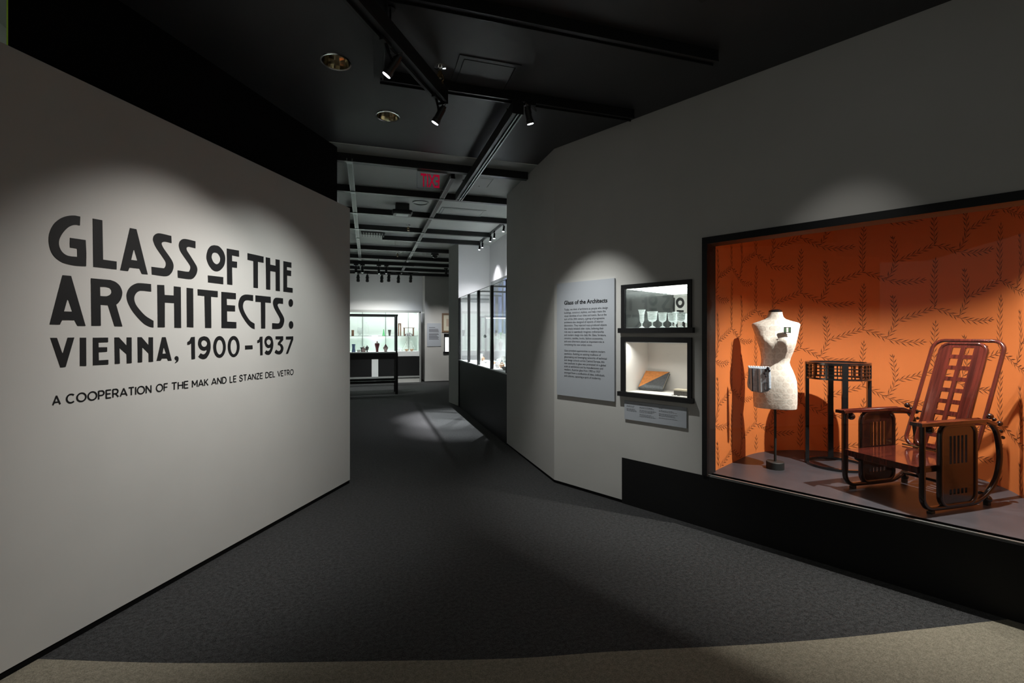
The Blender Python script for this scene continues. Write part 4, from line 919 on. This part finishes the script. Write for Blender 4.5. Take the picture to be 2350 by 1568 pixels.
# ------------------------------------------------------------------ bay with the long glass case on the right of the gallery
X0, BYA, BYB, XB = 1.905, SEG.y, 10.30, 2.62
o = MB(); o.box(XB, XB+.08, BYA-.4, BYB+.08, 0, CH); tag(o.obj('wall_bay_back', 'white_paint'), 'white back wall of the recess behind the long glass case', kind='structure')
o = MB(); o.box(X0+.004, XB, BYB, BYB+.08, 0, CH); tag(o.obj('wall_bay_end', 'white_paint'), 'white end wall of the recess behind the long glass case', kind='structure')
o = MB(); o.box(2.0, XB, BYA-.08, BYA, 0, CH); tag(o.obj('wall_bay_front', 'white_paint'), 'near end wall of the recess', kind='structure')
p30 = P(1030, 925); p52 = P(1052, 934)
o = MB(); o.add([(p52.x, p52.y, .02), (p30.x, p30.y, .02), (3.4, p30.y+.2, .02), (3.4, BYB+.08, .02), (X0+.004, BYB+.08, .02)]+[(p52.x, p52.y, CH-.001), (p30.x, p30.y, CH-.001), (3.4, p30.y+.2, CH-.001), (3.4, BYB+.08, CH-.001), (X0+.004, BYB+.08, CH-.001)],
         [(4,3,2,1,0), (5,6,7,8,9), (1,0,5,6), (2,1,6,7), (3,2,7,8), (4,3,8,9), (0,4,9,5)]); tag(o.obj('wall_post', 'wall_paint'), 'narrow grey wall end beyond the long glass case', kind='structure')
lc = empty('long_glass_case', (X0, BYA, 0), 0, 'long glass case with dark posts on a black plinth in the right recess', 'display case')
Lc = BYB-BYA; ZD, ZT = 1.03, 2.385
m = MB(); m.box(0, XB-X0-.01, .004, Lc-.004, 0, ZD-.02); m.obj('plinth', 'plinth_black', lc)
m = MB(); m.box(.002, XB-X0-.012, .006, Lc-.006, ZD-.02, ZD); m.obj('deck', 'white_deck', lc)
py = [onp - BYA for onp in (BYB-.02, 9.26, 8.394, 7.432, 6.519)]
for t in py:
    m = MB(); m.box(0, .045, t-.035, t+.035, ZD, ZT); m.obj('post', 'black_satin', lc)
    m = MB(); m.box(.045, XB-X0-.02, t-.02, t+.02, ZT-.025, ZT); m.obj('cross_bar', 'metal_dull', lc)
m = MB(); m.box(.012, .026, .02, Lc-.02, ZT, ZT+.008); m.obj('top_rail', 'metal_dull', lc)
for a, b in zip(py[1:], py[:-1]):
    m = MB(); m.box(.018, .024, a+.035, b-.035, ZD, ZT-.002); m.obj('front_pane', 'pane_glass', lc)
    m = MB(); m.box(.05, XB-X0-.02, a+.02, b-.02, ZT-.012, ZT-.006); m.obj('top_pane', 'pane_glass', lc)
sh = MB(); sh.box(.42, XB-X0-.012, .1, Lc-1.1, 1.50, 1.508); sh.obj('glass_shelf', 'green_glass', lc)  # shelf added in place of reflections seen in the case glass
# photo mural on the recess wall
r = empty('photo_mural', (XB-.001, 9.55, 0), 0, 'blurred blue grey photograph mural on the recess wall behind the long case', 'mural')
m = MB(); m.box(-.008, 0, -.8, .62, 1.62, 2.75); m.obj('print', 'metal_dull', r)
mat('mural_blue', (.30, .36, .55), .8, var=.3, vscale=3)
for i, (a, b) in enumerate(((-.72, -.42), (-.30, -.02), (.22, .45))):
    m = MB(); m.box(-.011, -.008, a, b, 1.6, 2.70-.1*i); m.obj('pale_figure_strip', 'mural_blue', r)
# small pale vessels on the case deck; shelf pieces stand in for reflections
def vase(name, prof, mt, loc, label, cat='vase', group=None, parts=()):
    m = MB(); m.lathe(prof, 20, cap=False); o = m.obj(name, mt); o.location = loc; tag(o, label, cat, group)
    for nm, pr, m2 in parts:
        q = MB(); q.lathe(pr, 16, cap=False); q.obj(nm, m2, o)
    return o
mat('porcelain', (.74, .72, .70), .35); mat('amber_ware', (.55, .33, .2), .4); mat('silver_ware', (.6, .6, .62), .25, metal=.8)
random.seed(5)
bowlp = lambda s: [(0, 0), (.025*s, 0), (.03*s, .01*s), (.05*s, .03*s), (.06*s, .06*s), (.055*s, .06*s), (.03*s, .02*s), (0, .012*s)]
jarp = lambda s: [(0, 0), (.03*s, 0), (.05*s, .03*s), (.05*s, .07*s), (.02*s, .09*s), (.025*s, .1*s), (.012*s, .11*s), (0, .115*s)]
tallp = lambda s: [(0, 0), (.035*s, 0), (.012*s, .02*s), (.012*s, .08*s), (.04*s, .13*s), (.045*s, .18*s), (.04*s, .18*s), (.03*s, .13*s), (0, .1*s)]
words = ['white bowl', 'amber jar', 'pale goblet', 'white jar', 'silver bowl', 'amber bowl', 'white goblet', 'silver jar', 'pale jar', 'small white bowl', 'small amber jar', 'tall pale goblet']
mts = ['porcelain', 'amber_ware', 'cut_glass', 'porcelain', 'silver_ware', 'amber_ware', 'porcelain', 'silver_ware', 'cut_glass', 'porcelain', 'amber_ware', 'cut_glass']
ppx = [1158, 1152, 1147, 1142, 1137, 1131, 1155, 1149, 1144, 1115, 1108, 1104]; pdx = [2.05, 2.12, 2.2, 2.08, 2.3, 2.2, 2.38, 2.42, 2.45, 2.2, 2.3, 2.25]
where = ['nearest the front post', 'behind the first white one', 'in the middle of the near bay', 'left of the near amber pieces', 'far back in the near bay', 'by the second post', 'at the rear of the near bay', 'between rear pieces of the near bay', 'in front of the mural', 'in the second bay', 'beside the second bay bowl', 'at the left of the second bay']
for i in range(12):
    r_ = ray(ppx[i], 830); t = pdx[i]/r_.x; y = r_.y*t
    pr = (bowlp, jarp, tallp)[0 if 'bowl' in words[i] else 1 if 'jar' in words[i] else 2](.85)
    vase('tableware', pr, mts[i], (pdx[i], y, ZD), words[i]+' on the long case deck, '+where[i], 'tableware', 'tableware in the long glass case')
for i, (px, mt, lb) in enumerate(((1113, 'book_grey', 'dark square tumbler on the long case shelf, standing in for a reflection'), (1134, 'clear_glassware', 'clear goblet on the long case shelf, standing in for a reflection'), (1142, 'clear_glassware', 'clear jar right of the goblet, standing in for a reflection'), (1149, 'pale_green_glassware', 'pale green vase on the long case shelf, standing in for a reflection'))):
    r_ = ray(px, 780); t = 2.48/r_.x
    vase('tableware', (jarp, tallp, jarp, tallp)[i](.65), mt, (2.48, r_.y*t, 1.509), lb, 'tableware', 'reflection stand-ins on the long case shelf')
bz = 3.42
bh = [(1155, 531), (1134, 547), (1125, 554), (1107, 567.6), (1100, 573)]
bl = ['nearest of the spotlights over the long glass case', 'second spotlight over the long glass case', 'third spotlight over the long glass case', 'fourth spotlight over the long glass case', 'farthest spotlight over the long glass case']
bx_ = sum(P(x, y, bz).x for x, y in bh)/5
r = empty('lighting_track', (bx_, BYA+.1, CH), 0, 'black lighting track over the long glass case', 'track')
m = MB(); m.box(-.02, .02, 0, Lc-.3, -.035, -.001); m.obj('rail', 'beam_black', r)
for (x, y), lb, pw in zip(bh, bl, (1300, 95, 1300, 90, 1100)):
    nr = pw > 300
    p = P(x, y, bz); head(lb, (p.x, p.y, CH-.036), p, (p.x-(.66 if nr else .22), p.y-(.9 if y > 570 else .1), 0), pw, 38 if nr else 98, .8, (.98, .975, 1), .02, .62, 'spotlights over the long glass case', 'lens_far', axis=(0, 1, 0))
# ------------------------------------------------------------------ far end of the gallery
GY = 15.75
o = MB(); o.box(-3.2, 3.4, GY+.75, GY+.85, 0, CH); tag(o.obj('wall_back', 'white_paint'), 'pale back wall of the gallery washed by spotlights', kind='structure')
cxl = depthpt(975, 800, GY).x; cxr = 3.4
o = MB(); o.box(cxl, cxr, GY, GY+.74, .02, CH-.001); tag(o.obj('wall_pier', 'wall_paint'), 'grey pier with a text panel at the end of the gallery', kind='structure')
o = MB(); o.box(3.4, 3.5, BYB, GY+.8, 0, CH); tag(o.obj('wall_right_far', 'wall_paint'), 'far right wall of the gallery', kind='structure')
def gp(x, y, yy=GY): return depthpt(x, y, yy)
wc = empty('wall_case', (0, GY, 0), 0, 'brightly lit built-in wall case with a glass shelf at the end of the gallery', 'display case')
x1 = gp(966, 800).x; x0 = -3.1; zt = gp(880, 715).z; zd = gp(880, 807).z; zb0 = gp(930, 863).z
m = MB(); m.box(x0, x1, -.02, .06, zt-.03, zt+.045); m.obj('header', 'case_metal', wc)
m = MB(); m.box(x1-.05, x1, -.02, .06, 0, zt); m.obj('end_post', 'case_metal', wc)
m = MB(); m.box(x0, x1-.05, .004, .70, zd-.16, zd); m.obj('deck', 'white_deck', wc)
m = MB(); m.box(x0, x1-.05, -.004, .05, zb0, zd-.17); m.obj('front_panel', 'plinth_black', wc)
m = MB(); m.box(x0, x1-.05, -.02, .06, zb0-.05, zb0); m.obj('ledge', 'case_metal', wc)
m = MB(); m.box(x0, x1-.05, .02, .60, 0, zb0-.05); m.obj('base', 'wall_paint', wc)
m = MB(); m.box(x0, x1-.05, .70, .72, zd, zt+.03); m.obj('back_board', 'case_white', wc)
m = MB(); m.box(x1-.07, x1-.052, .07, .70, zd, zt); m.obj('side_board', 'case_white', wc)
m = MB(); m.box(x0, x1-.05, .065, .72, zt+.03, zt+.045); m.obj('case_top', 'case_white', wc)
zs_ = gp(880, 771, GY+.45).z
for a, b in ((x0, gp(853, 771, GY+.45).x), (gp(867, 771, GY+.45).x, gp(958, 771, GY+.45).x)):
    m = MB(); m.box(a, b, .22, .62, zs_-.012, zs_); m.obj('glass_shelf', 'green_glass', wc)
    m = MB(); m.box(a, b, .214, .22, zs_-.012, zs_); m.obj('shelf_edge', 'metal_dull', wc)
for px in (832, 885, 937):
    x = gp(px, 760, GY+.69).x; m = MB(); m.box(x-.008, x+.008, .685, .70, zd, zt); m.obj('shelf_standard', 'metal_dull', wc)
m = MB(); m.box(gp(853, 840).x, gp(868, 840).x, -.012, -.005, zb0, zd-.17); m.obj('white_panel', 'white_deck', wc)
m = MB(); m.box(x0, x1-.06, .03, .036, zd, zt-.03); m.obj('glass_front', 'pane_glass', wc)
for i, xx in enumerate((-2.2, -.9, .3, 1.2)):
    ld = bpy.data.lights.new('case_lamp', 'AREA'); ld.shape = 'RECTANGLE'; ld.size = 1.1 if i < 3 else .7; ld.size_y = .08; ld.energy = 8.5; ld.color = (.94, 1, .96)
    lo = link('case_lamp', ld, wc); lo.location = (xx, .16, zt+.02); lo.rotation_euler = (math.radians(16), 0, 0)
# things on the shelf and deck of the wall case
def onshelf(px, y=.42): return gp(px, 771, GY+y).x
SH = GY+.42
def prismthing(name, loc, mt, w_, d_, h_, label, cat):
    m = MB(); m.box(-w_/2, w_/2, -d_/2, d_/2, 0, h_); o = m.obj(name, mt); o.location = loc; tag(o, label, cat); return o
vcyl = lambda r, h: [(0, 0), (r, 0), (r*1.05, h*.1), (r*.95, h*.5), (r*1.05, h), (r*.95, h), (r*.85, h*.5), (0, .02)]
mat('red_ware', (.22, .03, .04), .35, var=.6, vscale=60); mat('dark_ware', (.06, .05, .05), .4, var=.7, vscale=50); mat('blue_ware', (.22, .30, .55), .4, var=.3, vscale=40); mat('pink_ware', (.62, .42, .42), .4, var=.4, vscale=50); mat('brown_ware', (.16, .08, .05), .4, var=.5, vscale=40)
vase('cylinder_vase', vcyl(.04, .19), 'brown_ware', (onshelf(809.5), SH, zs_), 'brown cylinder vase on the left glass shelf of the wall case')
vase('clear_vase', [(0, 0), (.06, 0), (.05, .03), (.09, .12), (.07, .27), (.065, .27), (.08, .12), (0, .02)], 'clear_glassware', (onshelf(826), SH, zs_), 'clear bulbous vase on the left glass shelf of the wall case')
vase('clear_vase', [(0, 0), (.075, 0), (.05, .04), (.06, .2), (.055, .36), (.02, .40), (.03, .44), (0, .48)], 'clear_glassware', (onshelf(841), SH, zs_), 'tall clear lidded vase on the left glass shelf of the wall case')
vase('green_vase', [(0, 0), (.05, 0), (.045, .03), (.02, .14), (.012, .22), (.008, .22), (.015, .1), (0, .02)], 'green_glassware', (onshelf(880.5), SH, zs_), 'bright green cone vase on the right glass shelf of the wall case')
vase('flared_vase', [(0, 0), (.03, 0), (.032, .05), (.055, .20), (.05, .20), (.028, .05), (0, .02)], 'dark_ware', (onshelf(894), SH, zs_), 'dark flared vase on the right glass shelf of the wall case')
r = empty('table_clock', (onshelf(917), SH, zs_), 0, 'tall dark frame stand on the glass shelf of the wall case', 'clock')
m = MB(); m.box(-.05, -.015, -.04, .04, 0, .40); m.box(.015, .05, -.04, .04, 0, .40); m.obj('upright', 'brown_ware', r)
m = MB(); m.box(-.05, .05, -.04, .04, .40, .42); m.obj('top', 'brown_ware', r)
m = MB(); m.box(-.014, .014, -.03, .03, .30, .399); m.obj('face', 'porcelain', r)
r = empty('wooden_box_frame', (onshelf(938), SH, zs_), 0, 'open wooden frame box with brown uprights on the wall case shelf', 'box')
for sx in (-1, 1):
    m = MB(); m.box(sx*.15-.017, sx*.15+.017, -.08, .08, 0, .26); m.obj('upright', 'brown_ware', r)
m = MB(); m.box(-.19, .19, -.09, .09, .26, .275); m.obj('top', 'brown_ware', r)
m = MB(); m.lathe([(.13, 0), (.12, .06), (.05, .11), (0, .12)], 24, cap=False); m.obj('silver_dome', 'silver_ware', r)
r = empty('glass_fan', (onshelf(938, .3), GY+.30, zd), 0, 'translucent folded fan spread below the wall case shelf', 'fan')
m = MB(); n = 15
vs = [(0, 0, zs_-zd-.03)]+[(.20*math.sin(math.radians(-34+68*i/n))*1.9, (.02 if i % 2 else -.02), max(.0, zs_-zd-.03-.47*math.cos(math.radians(-34+68*i/n)))) for i in range(n+1)]
m.add(vs, [(0, i+1, i+2) for i in range(n)]); m.obj('leaf', 'fan_tulle', r)
m = MB(); m.cyl((0, -.03, .0), (0, -.03, zs_-zd-.03), .006, 6); m.obj('stick', 'metal_dull', r)
for px, lb in ((915, 'tiny clear bowl at the left of the wall case deck behind the vitrine post'), (923, 'second tiny clear bowl on the wall case deck'), (933, 'small amber glass under the fan on the wall case deck'), (945, 'amber stemmed bowl right of the fan on the wall case deck')):
    vase('small_bowl', bowlp(.8 if px < 930 else 1.1), 'clear_glassware' if px < 930 else 'amber_ware', (gp(px, 805, GY+.13).x, GY+.13, zd), lb, 'bowl', 'bowls on the wall case deck')
# pier: text panel, framed drawing, lit niche
r = empty('text_panel', (0, GY, 0), 0, 'small pale text panel on the far grey pier', 'panel')
a, b = gp(980, 742), gp(1012, 795)
m = MB(); m.box(a.x, b.x, -.02, -.002, b.z, a.z); m.obj('board', 'panel_white', r)
m = MB(); zz = a.z-.13
for i in range(14):
    if i in (1, 6): continue
    m.box(a.x+.06, a.x+.06+(b.x-a.x-.13)*(.62 if i == 0 else random.uniform(.8, 1)), -.0215, -.0205, zz-.03*i-.016, zz-.03*i)
m.obj('print', 'print_grey', r)
r = empty('framed_drawing', (0, GY, 0), 0, 'brown framed drawing on the far pier, partly hidden by the post', 'picture')
a, b = gp(1014, 719), gp(1045, 763)
m = MB(); m.perf([a.x, a.x+.055, b.x-.055, b.x], [b.z, b.z+.055, a.z-.055, a.z], {(1, 1)}, .03, M.Translation((0, -.032, 0))); m.obj('frame', 'frame_wood', r)
m = MB(); m.box(a.x+.055, b.x-.055, -.012, -.004, b.z+.055, a.z-.055); m.obj('mount', 'mount_cream', r)
m = MB(); m.box(a.x+.15, b.x-.12, -.0135, -.0122, b.z+.20, a.z-.19); m.obj('drawing', 'drawing_pink', r)
r = empty('lit_wall_box', (0, GY, 0), 0, 'black framed bright wall niche on the far pier under the drawing', 'display niche')
a, b = gp(1019, 766), gp(1042, 807)
m = MB(); m.box(a.x, a.x+.03, -.03, -.002, b.z, a.z); m.obj('frame_side', 'frame_black', r)
m = MB(); m.box(a.x, b.x, -.03, -.002, a.z-.12, a.z); m.obj('frame_top', 'frame_black', r)
m = MB(); m.box(a.x-.03, b.x, -.06, -.002, b.z-.06, b.z); m.obj('sill', 'frame_black', r)
mat('bright_panel', (1, 1, 1), .5, emit=(1, 1, .97), estr=1.0)
m = MB(); m.box(a.x+.03, b.x, -.012, -.004, b.z, a.z-.12); m.obj('lit_back', 'bright_panel', r)
# ------------------------------------------------------------------ free-standing vitrine on a black stand
vp = P(910.5, 905); VX1, VY = vp.x+.03, vp.y
vz = lambda y: depthpt(910, y, VY).z
vt = empty('glass_vitrine', (VX1, VY, 0), 0, 'black framed glass vitrine on a tall open stand in the gallery', 'display case')
VL, VD = 2.3, .62; ztop, zdk, zap = vz(722), vz(808), vz(824)
for i, (xx, yy) in enumerate(((-.035, 0), (-VL, 0), (-.035, VD), (-VL, VD))):
    m = MB(); m.box(xx-.035, xx+.035, yy-.035, yy+.035, 0, zdk-.03); m.obj('leg', 'black_satin', vt)
    m = MB(); m.box(xx-.022, xx+.022, yy-.022, yy+.022, zdk-.03, ztop); m.obj('corner_post', 'black_satin', vt)
for yy in (0, VD):
    m = MB(); m.box(-VL, 0, yy-.03, yy+.03, ztop-.045, ztop); m.obj('top_rail', 'black_satin', vt)
    m = MB(); m.box(-VL, -.07, yy-.02, yy+.02, vz(879), vz(873)); m.obj('stretcher', 'black_satin', vt)
m = MB(); m.box(-VL-.02, 0, -.03, .0, zap, zdk-.03); m.obj('apron', 'black_satin', vt)
m = MB(); m.box(-VL, -.01, -.02, VD, zdk-.03, zdk); m.obj('deck', 'white_deck', vt)
m = MB(); m.box(-VL, -.06, -.026, -.02, zdk-.034, zdk-.002); m.obj('front_edge', 'metal_dull', vt)
m = MB(); m.box(-VL+.02, -.06, -.008, -.002, zdk, ztop-.045); m.obj('front_pane', 'pane_glass', vt)
m = MB(); m.box(-.030, -.024, .022, VD-.022, zdk, ztop-.045); m.obj('side_pane', 'green_glass', vt)
for xx in (-1.9, -1.2, -.5):
    ld = bpy.data.lights.new('vitrine_lamp', 'AREA'); ld.shape = 'RECTANGLE'; ld.size = .6; ld.size_y = .04; ld.energy = 2.2; ld.color = (.92, 1, .95)
    lo = link('vitrine_lamp', ld, vt); lo.location = (xx, VD-.04, ztop-.05); lo.rotation_euler = (math.radians(-12), 0, 0)
vx = lambda px, dy=.2: depthpt(px, 806, VY+dy).x
def onv(px, prof, mt, nm, label, cat='vase', dy=.2, parts=()): vase(nm, prof, mt, (vx(px, dy), VY+dy, zdk), label, cat, None, parts)
onv(811.5, [(0, 0), (.048, 0), (.046, .03), (.036, .10), (.036, .14), (.045, .21), (.04, .21), (.03, .1), (0, .02)], 'blue_ware', 'blue_vase', 'waisted blue vase at the left of the glass vitrine')
onv(823.5, [(0, 0), (.035, 0), (.042, .02), (.042, .06), (.038, .06), (.035, .02), (0, .012)], 'porcelain', 'small_bowl', 'small white and blue bowl in the glass vitrine', 'bowl')
onv(831, [(0, 0), (.03, 0), (.035, .08), (.052, .12), (.048, .12), (.03, .06), (0, .02)], 'dark_ware', 'dark_cup', 'dark flared cup behind the pink jar in the vitrine', 'cup', .3)
onv(835, [(0, 0), (.045, 0), (.05, .03), (.05, .075), (.03, .10), (.012, .11), (.012, .15), (0, .155)], 'pink_ware', 'lidded_jar', 'pink and white lidded jar in the glass vitrine', 'jar')
onv(842.5, [(0, 0), (.025, 0), (.01, .03), (.035, .07), (.045, .13), (.015, .15), (.01, .17), (0, .175)], 'dark_ware', 'striped_goblet', 'black and white striped goblet in the glass vitrine', 'goblet')
onv(865.5, [(0, 0), (.035, 0), (.03, .03), (.04, .10), (.06, .18), (.062, .22), (.03, .24), (.012, .245), (.014, .28), (0, .285)], 'red_ware', 'tall_urn', 'tall red and black lidded urn in the glass vitrine', 'urn')
onv(885, [(0, 0), (.04, 0), (.035, .04), (.065, .09), (.06, .12), (.03, .16), (.01, .18), (.014, .2), (0, .21)], 'pink_ware', 'handled_tureen', 'pink and dark lidded tureen with side handles in the vitrine', 'tureen', .2, (('lid', [(.05, .125), (.032, .162), (.012, .182), (.015, .203), (0, .212)], 'red_ware'),))
# far spotlights
for (x, y), k_ in zip(((817, 625), (832, 625), (869.5, 627), (886.5, 627)), ('first from the left', 'second from the left', 'third from the left', 'fourth from the left')):
    p = depthpt(x, y, fy); head('spotlight on the far hanging bar, '+k_, (p.x, p.y, 3.36), p, (p.x+.1, p.y+1.2, .9), 85 if x > 830 else 60, 62, .6, (.95, 1, .97), .03, 1.0, 'spotlights on the far hanging bar', 'lens_far')
p = depthpt(900, 600, 13.2); pc_ = V((gp(1000, 800).x, 13.6, BZ))
head('added spotlight brightening the text panel on the far pier', pc_, pc_-V((0, 0, .17)), (gp(1005, 820).x, GY, gp(1005, 820).z), 190, 62, .9, (1, .99, .95), .03, 1.0, 'spotlights on the far hanging bar', 'lens_far')  # extra lamp added to lift the dim pier, not part of the bar
wy = GY-.9
r = empty('lighting_track', (0, wy, BZ), 0, 'black lighting track in front of the far back wall', 'track')
m = MB(); m.box(-3, gp(960, 640, wy).x, -.02, .02, -.03, -.001); m.obj('rail', 'beam_black', r)
for (x, y), k_ in zip(((822, 645), (843, 645.5), (876, 646.5), (892, 645), (914, 647.5), (942, 646.5)), ('first', 'second', 'third', 'fourth', 'fifth', 'sixth')):
    p = depthpt(x, y, wy); head('spotlight washing the far back wall, %s from the left' % k_, (p.x, wy, BZ-.03), p, (p.x, GY+.75, 1.3), 42, 72, .7, (1, 1, .95) if k_ != 'sixth' else (.85, .92, 1), .03, 1.35, 'spotlights washing the back wall', 'lens_far')
# ------------------------------------------------------------------ entrance spotlights
sp1, sp2 = P(888, 171, 3.15), P(999, 281, 3.15)
def tgt(fr, x, y): q = fr.px(x, y); return fr.w(q.x, 0, q.z)
t1 = a0+dA*((V((sp1.x, sp1.y, 0))-V((a0.x, a0.y, 0))).dot(dA))+nA*.042; t1.z = TZ
t2 = a0+dA*((V((sp2.x, sp2.y, 0))-V((a0.x, a0.y, 0))).dot(dA)+.03)+nA*.042; t2.z = TZ
head('nearer spotlight on the suspended track, aimed at the left of the title', t1, sp1, tgt(LW, 385, 905), 135, 70, .95, (1, .955, .90), .04, .82, axis=dA)
head('farther spotlight on the suspended track, aimed at the right of the title', t2, sp2, tgt(LW, 600, 1010), 135, 82, .9, (.97, 1, .96), .04, .82, axis=dA)
sp3 = P(1217, 283, 3.335)
head('spotlight hanging from the rail near the right wall, aimed at the text panel', (sp3.x, sp3.y, CH-.083), sp3, tgt(RW, 1370, 1000), 185, 58, .9, (.98, 1, .96), .03, .82)
# three more heads of the same kind just above the top edge of the view
rr = empty('lighting_track', RW.w(2.4, -1.12, CH), RW.rz, 'black lighting track above the top edge of the view', 'track')
m = MB(); m.box(-.3, 2.6, -.02, .02, -.035, -.001); m.obj('rail', 'beam_black', rr)
for lb, s_, tg, pw, an, bl_ in (('spotlight above the view aimed through the display window', 2.8, RW.w(2.4, .85, .85), 20, 40, 1.0), ('added spotlight above the view brightening the beige carpet', 3.6, P(1900, 1480), 14, 62, 1.0)):  # carpet head is an unseen lamp added to lift the beige floor
    p = RW.w(s_, -1.12, CH-.036); head(lb, p, p-V((0, 0, .16)), tg, pw, an, bl_, (1, .98, .93), .03, axis=RW.x)
# exit sign hung from the first beam, read from the gallery side
ey = BY[0]+.05
ex = empty('exit_sign', (depthpt(990, 410, ey).x, ey, BZ), 0, 'clear exit sign with red letters seen from behind', 'sign')
a, b = depthpt(957, 388, ey), depthpt(1026, 438, ey); wx = (b.x-a.x)/2; ex.location = ((a.x+b.x)/2, ey, BZ); hz = BZ-depthpt(990, 434, ey).z
m = MB(); m.box(-wx, wx, -.004, .004, -hz, -.004); m.obj('acrylic_panel', 'clear_acrylic', ex)
m = MB(); m.box(-wx, wx, -.02, .02, -.012, -.001); m.obj('mount', 'rail_metal', ex)
m = MB(); m.box(-wx, wx, -.0045, .0045, -hz-.004, -hz); m.box(-wx-.004, -wx, -.0045, .0045, -hz, -.012); m.obj('bright_edge', 'metal_dull', ex)
m = MB(); put_text(m, 'EXIT', -wx*.60, wx*.64, -hz*.88, hz*.74, 0, .018); m.v = [(-x, .006, z) for x, y, z in m.v]; m.v = [(x-.02, y, z) for x, y, z in m.v]; m.obj('red_letters', 'exit_red', ex)
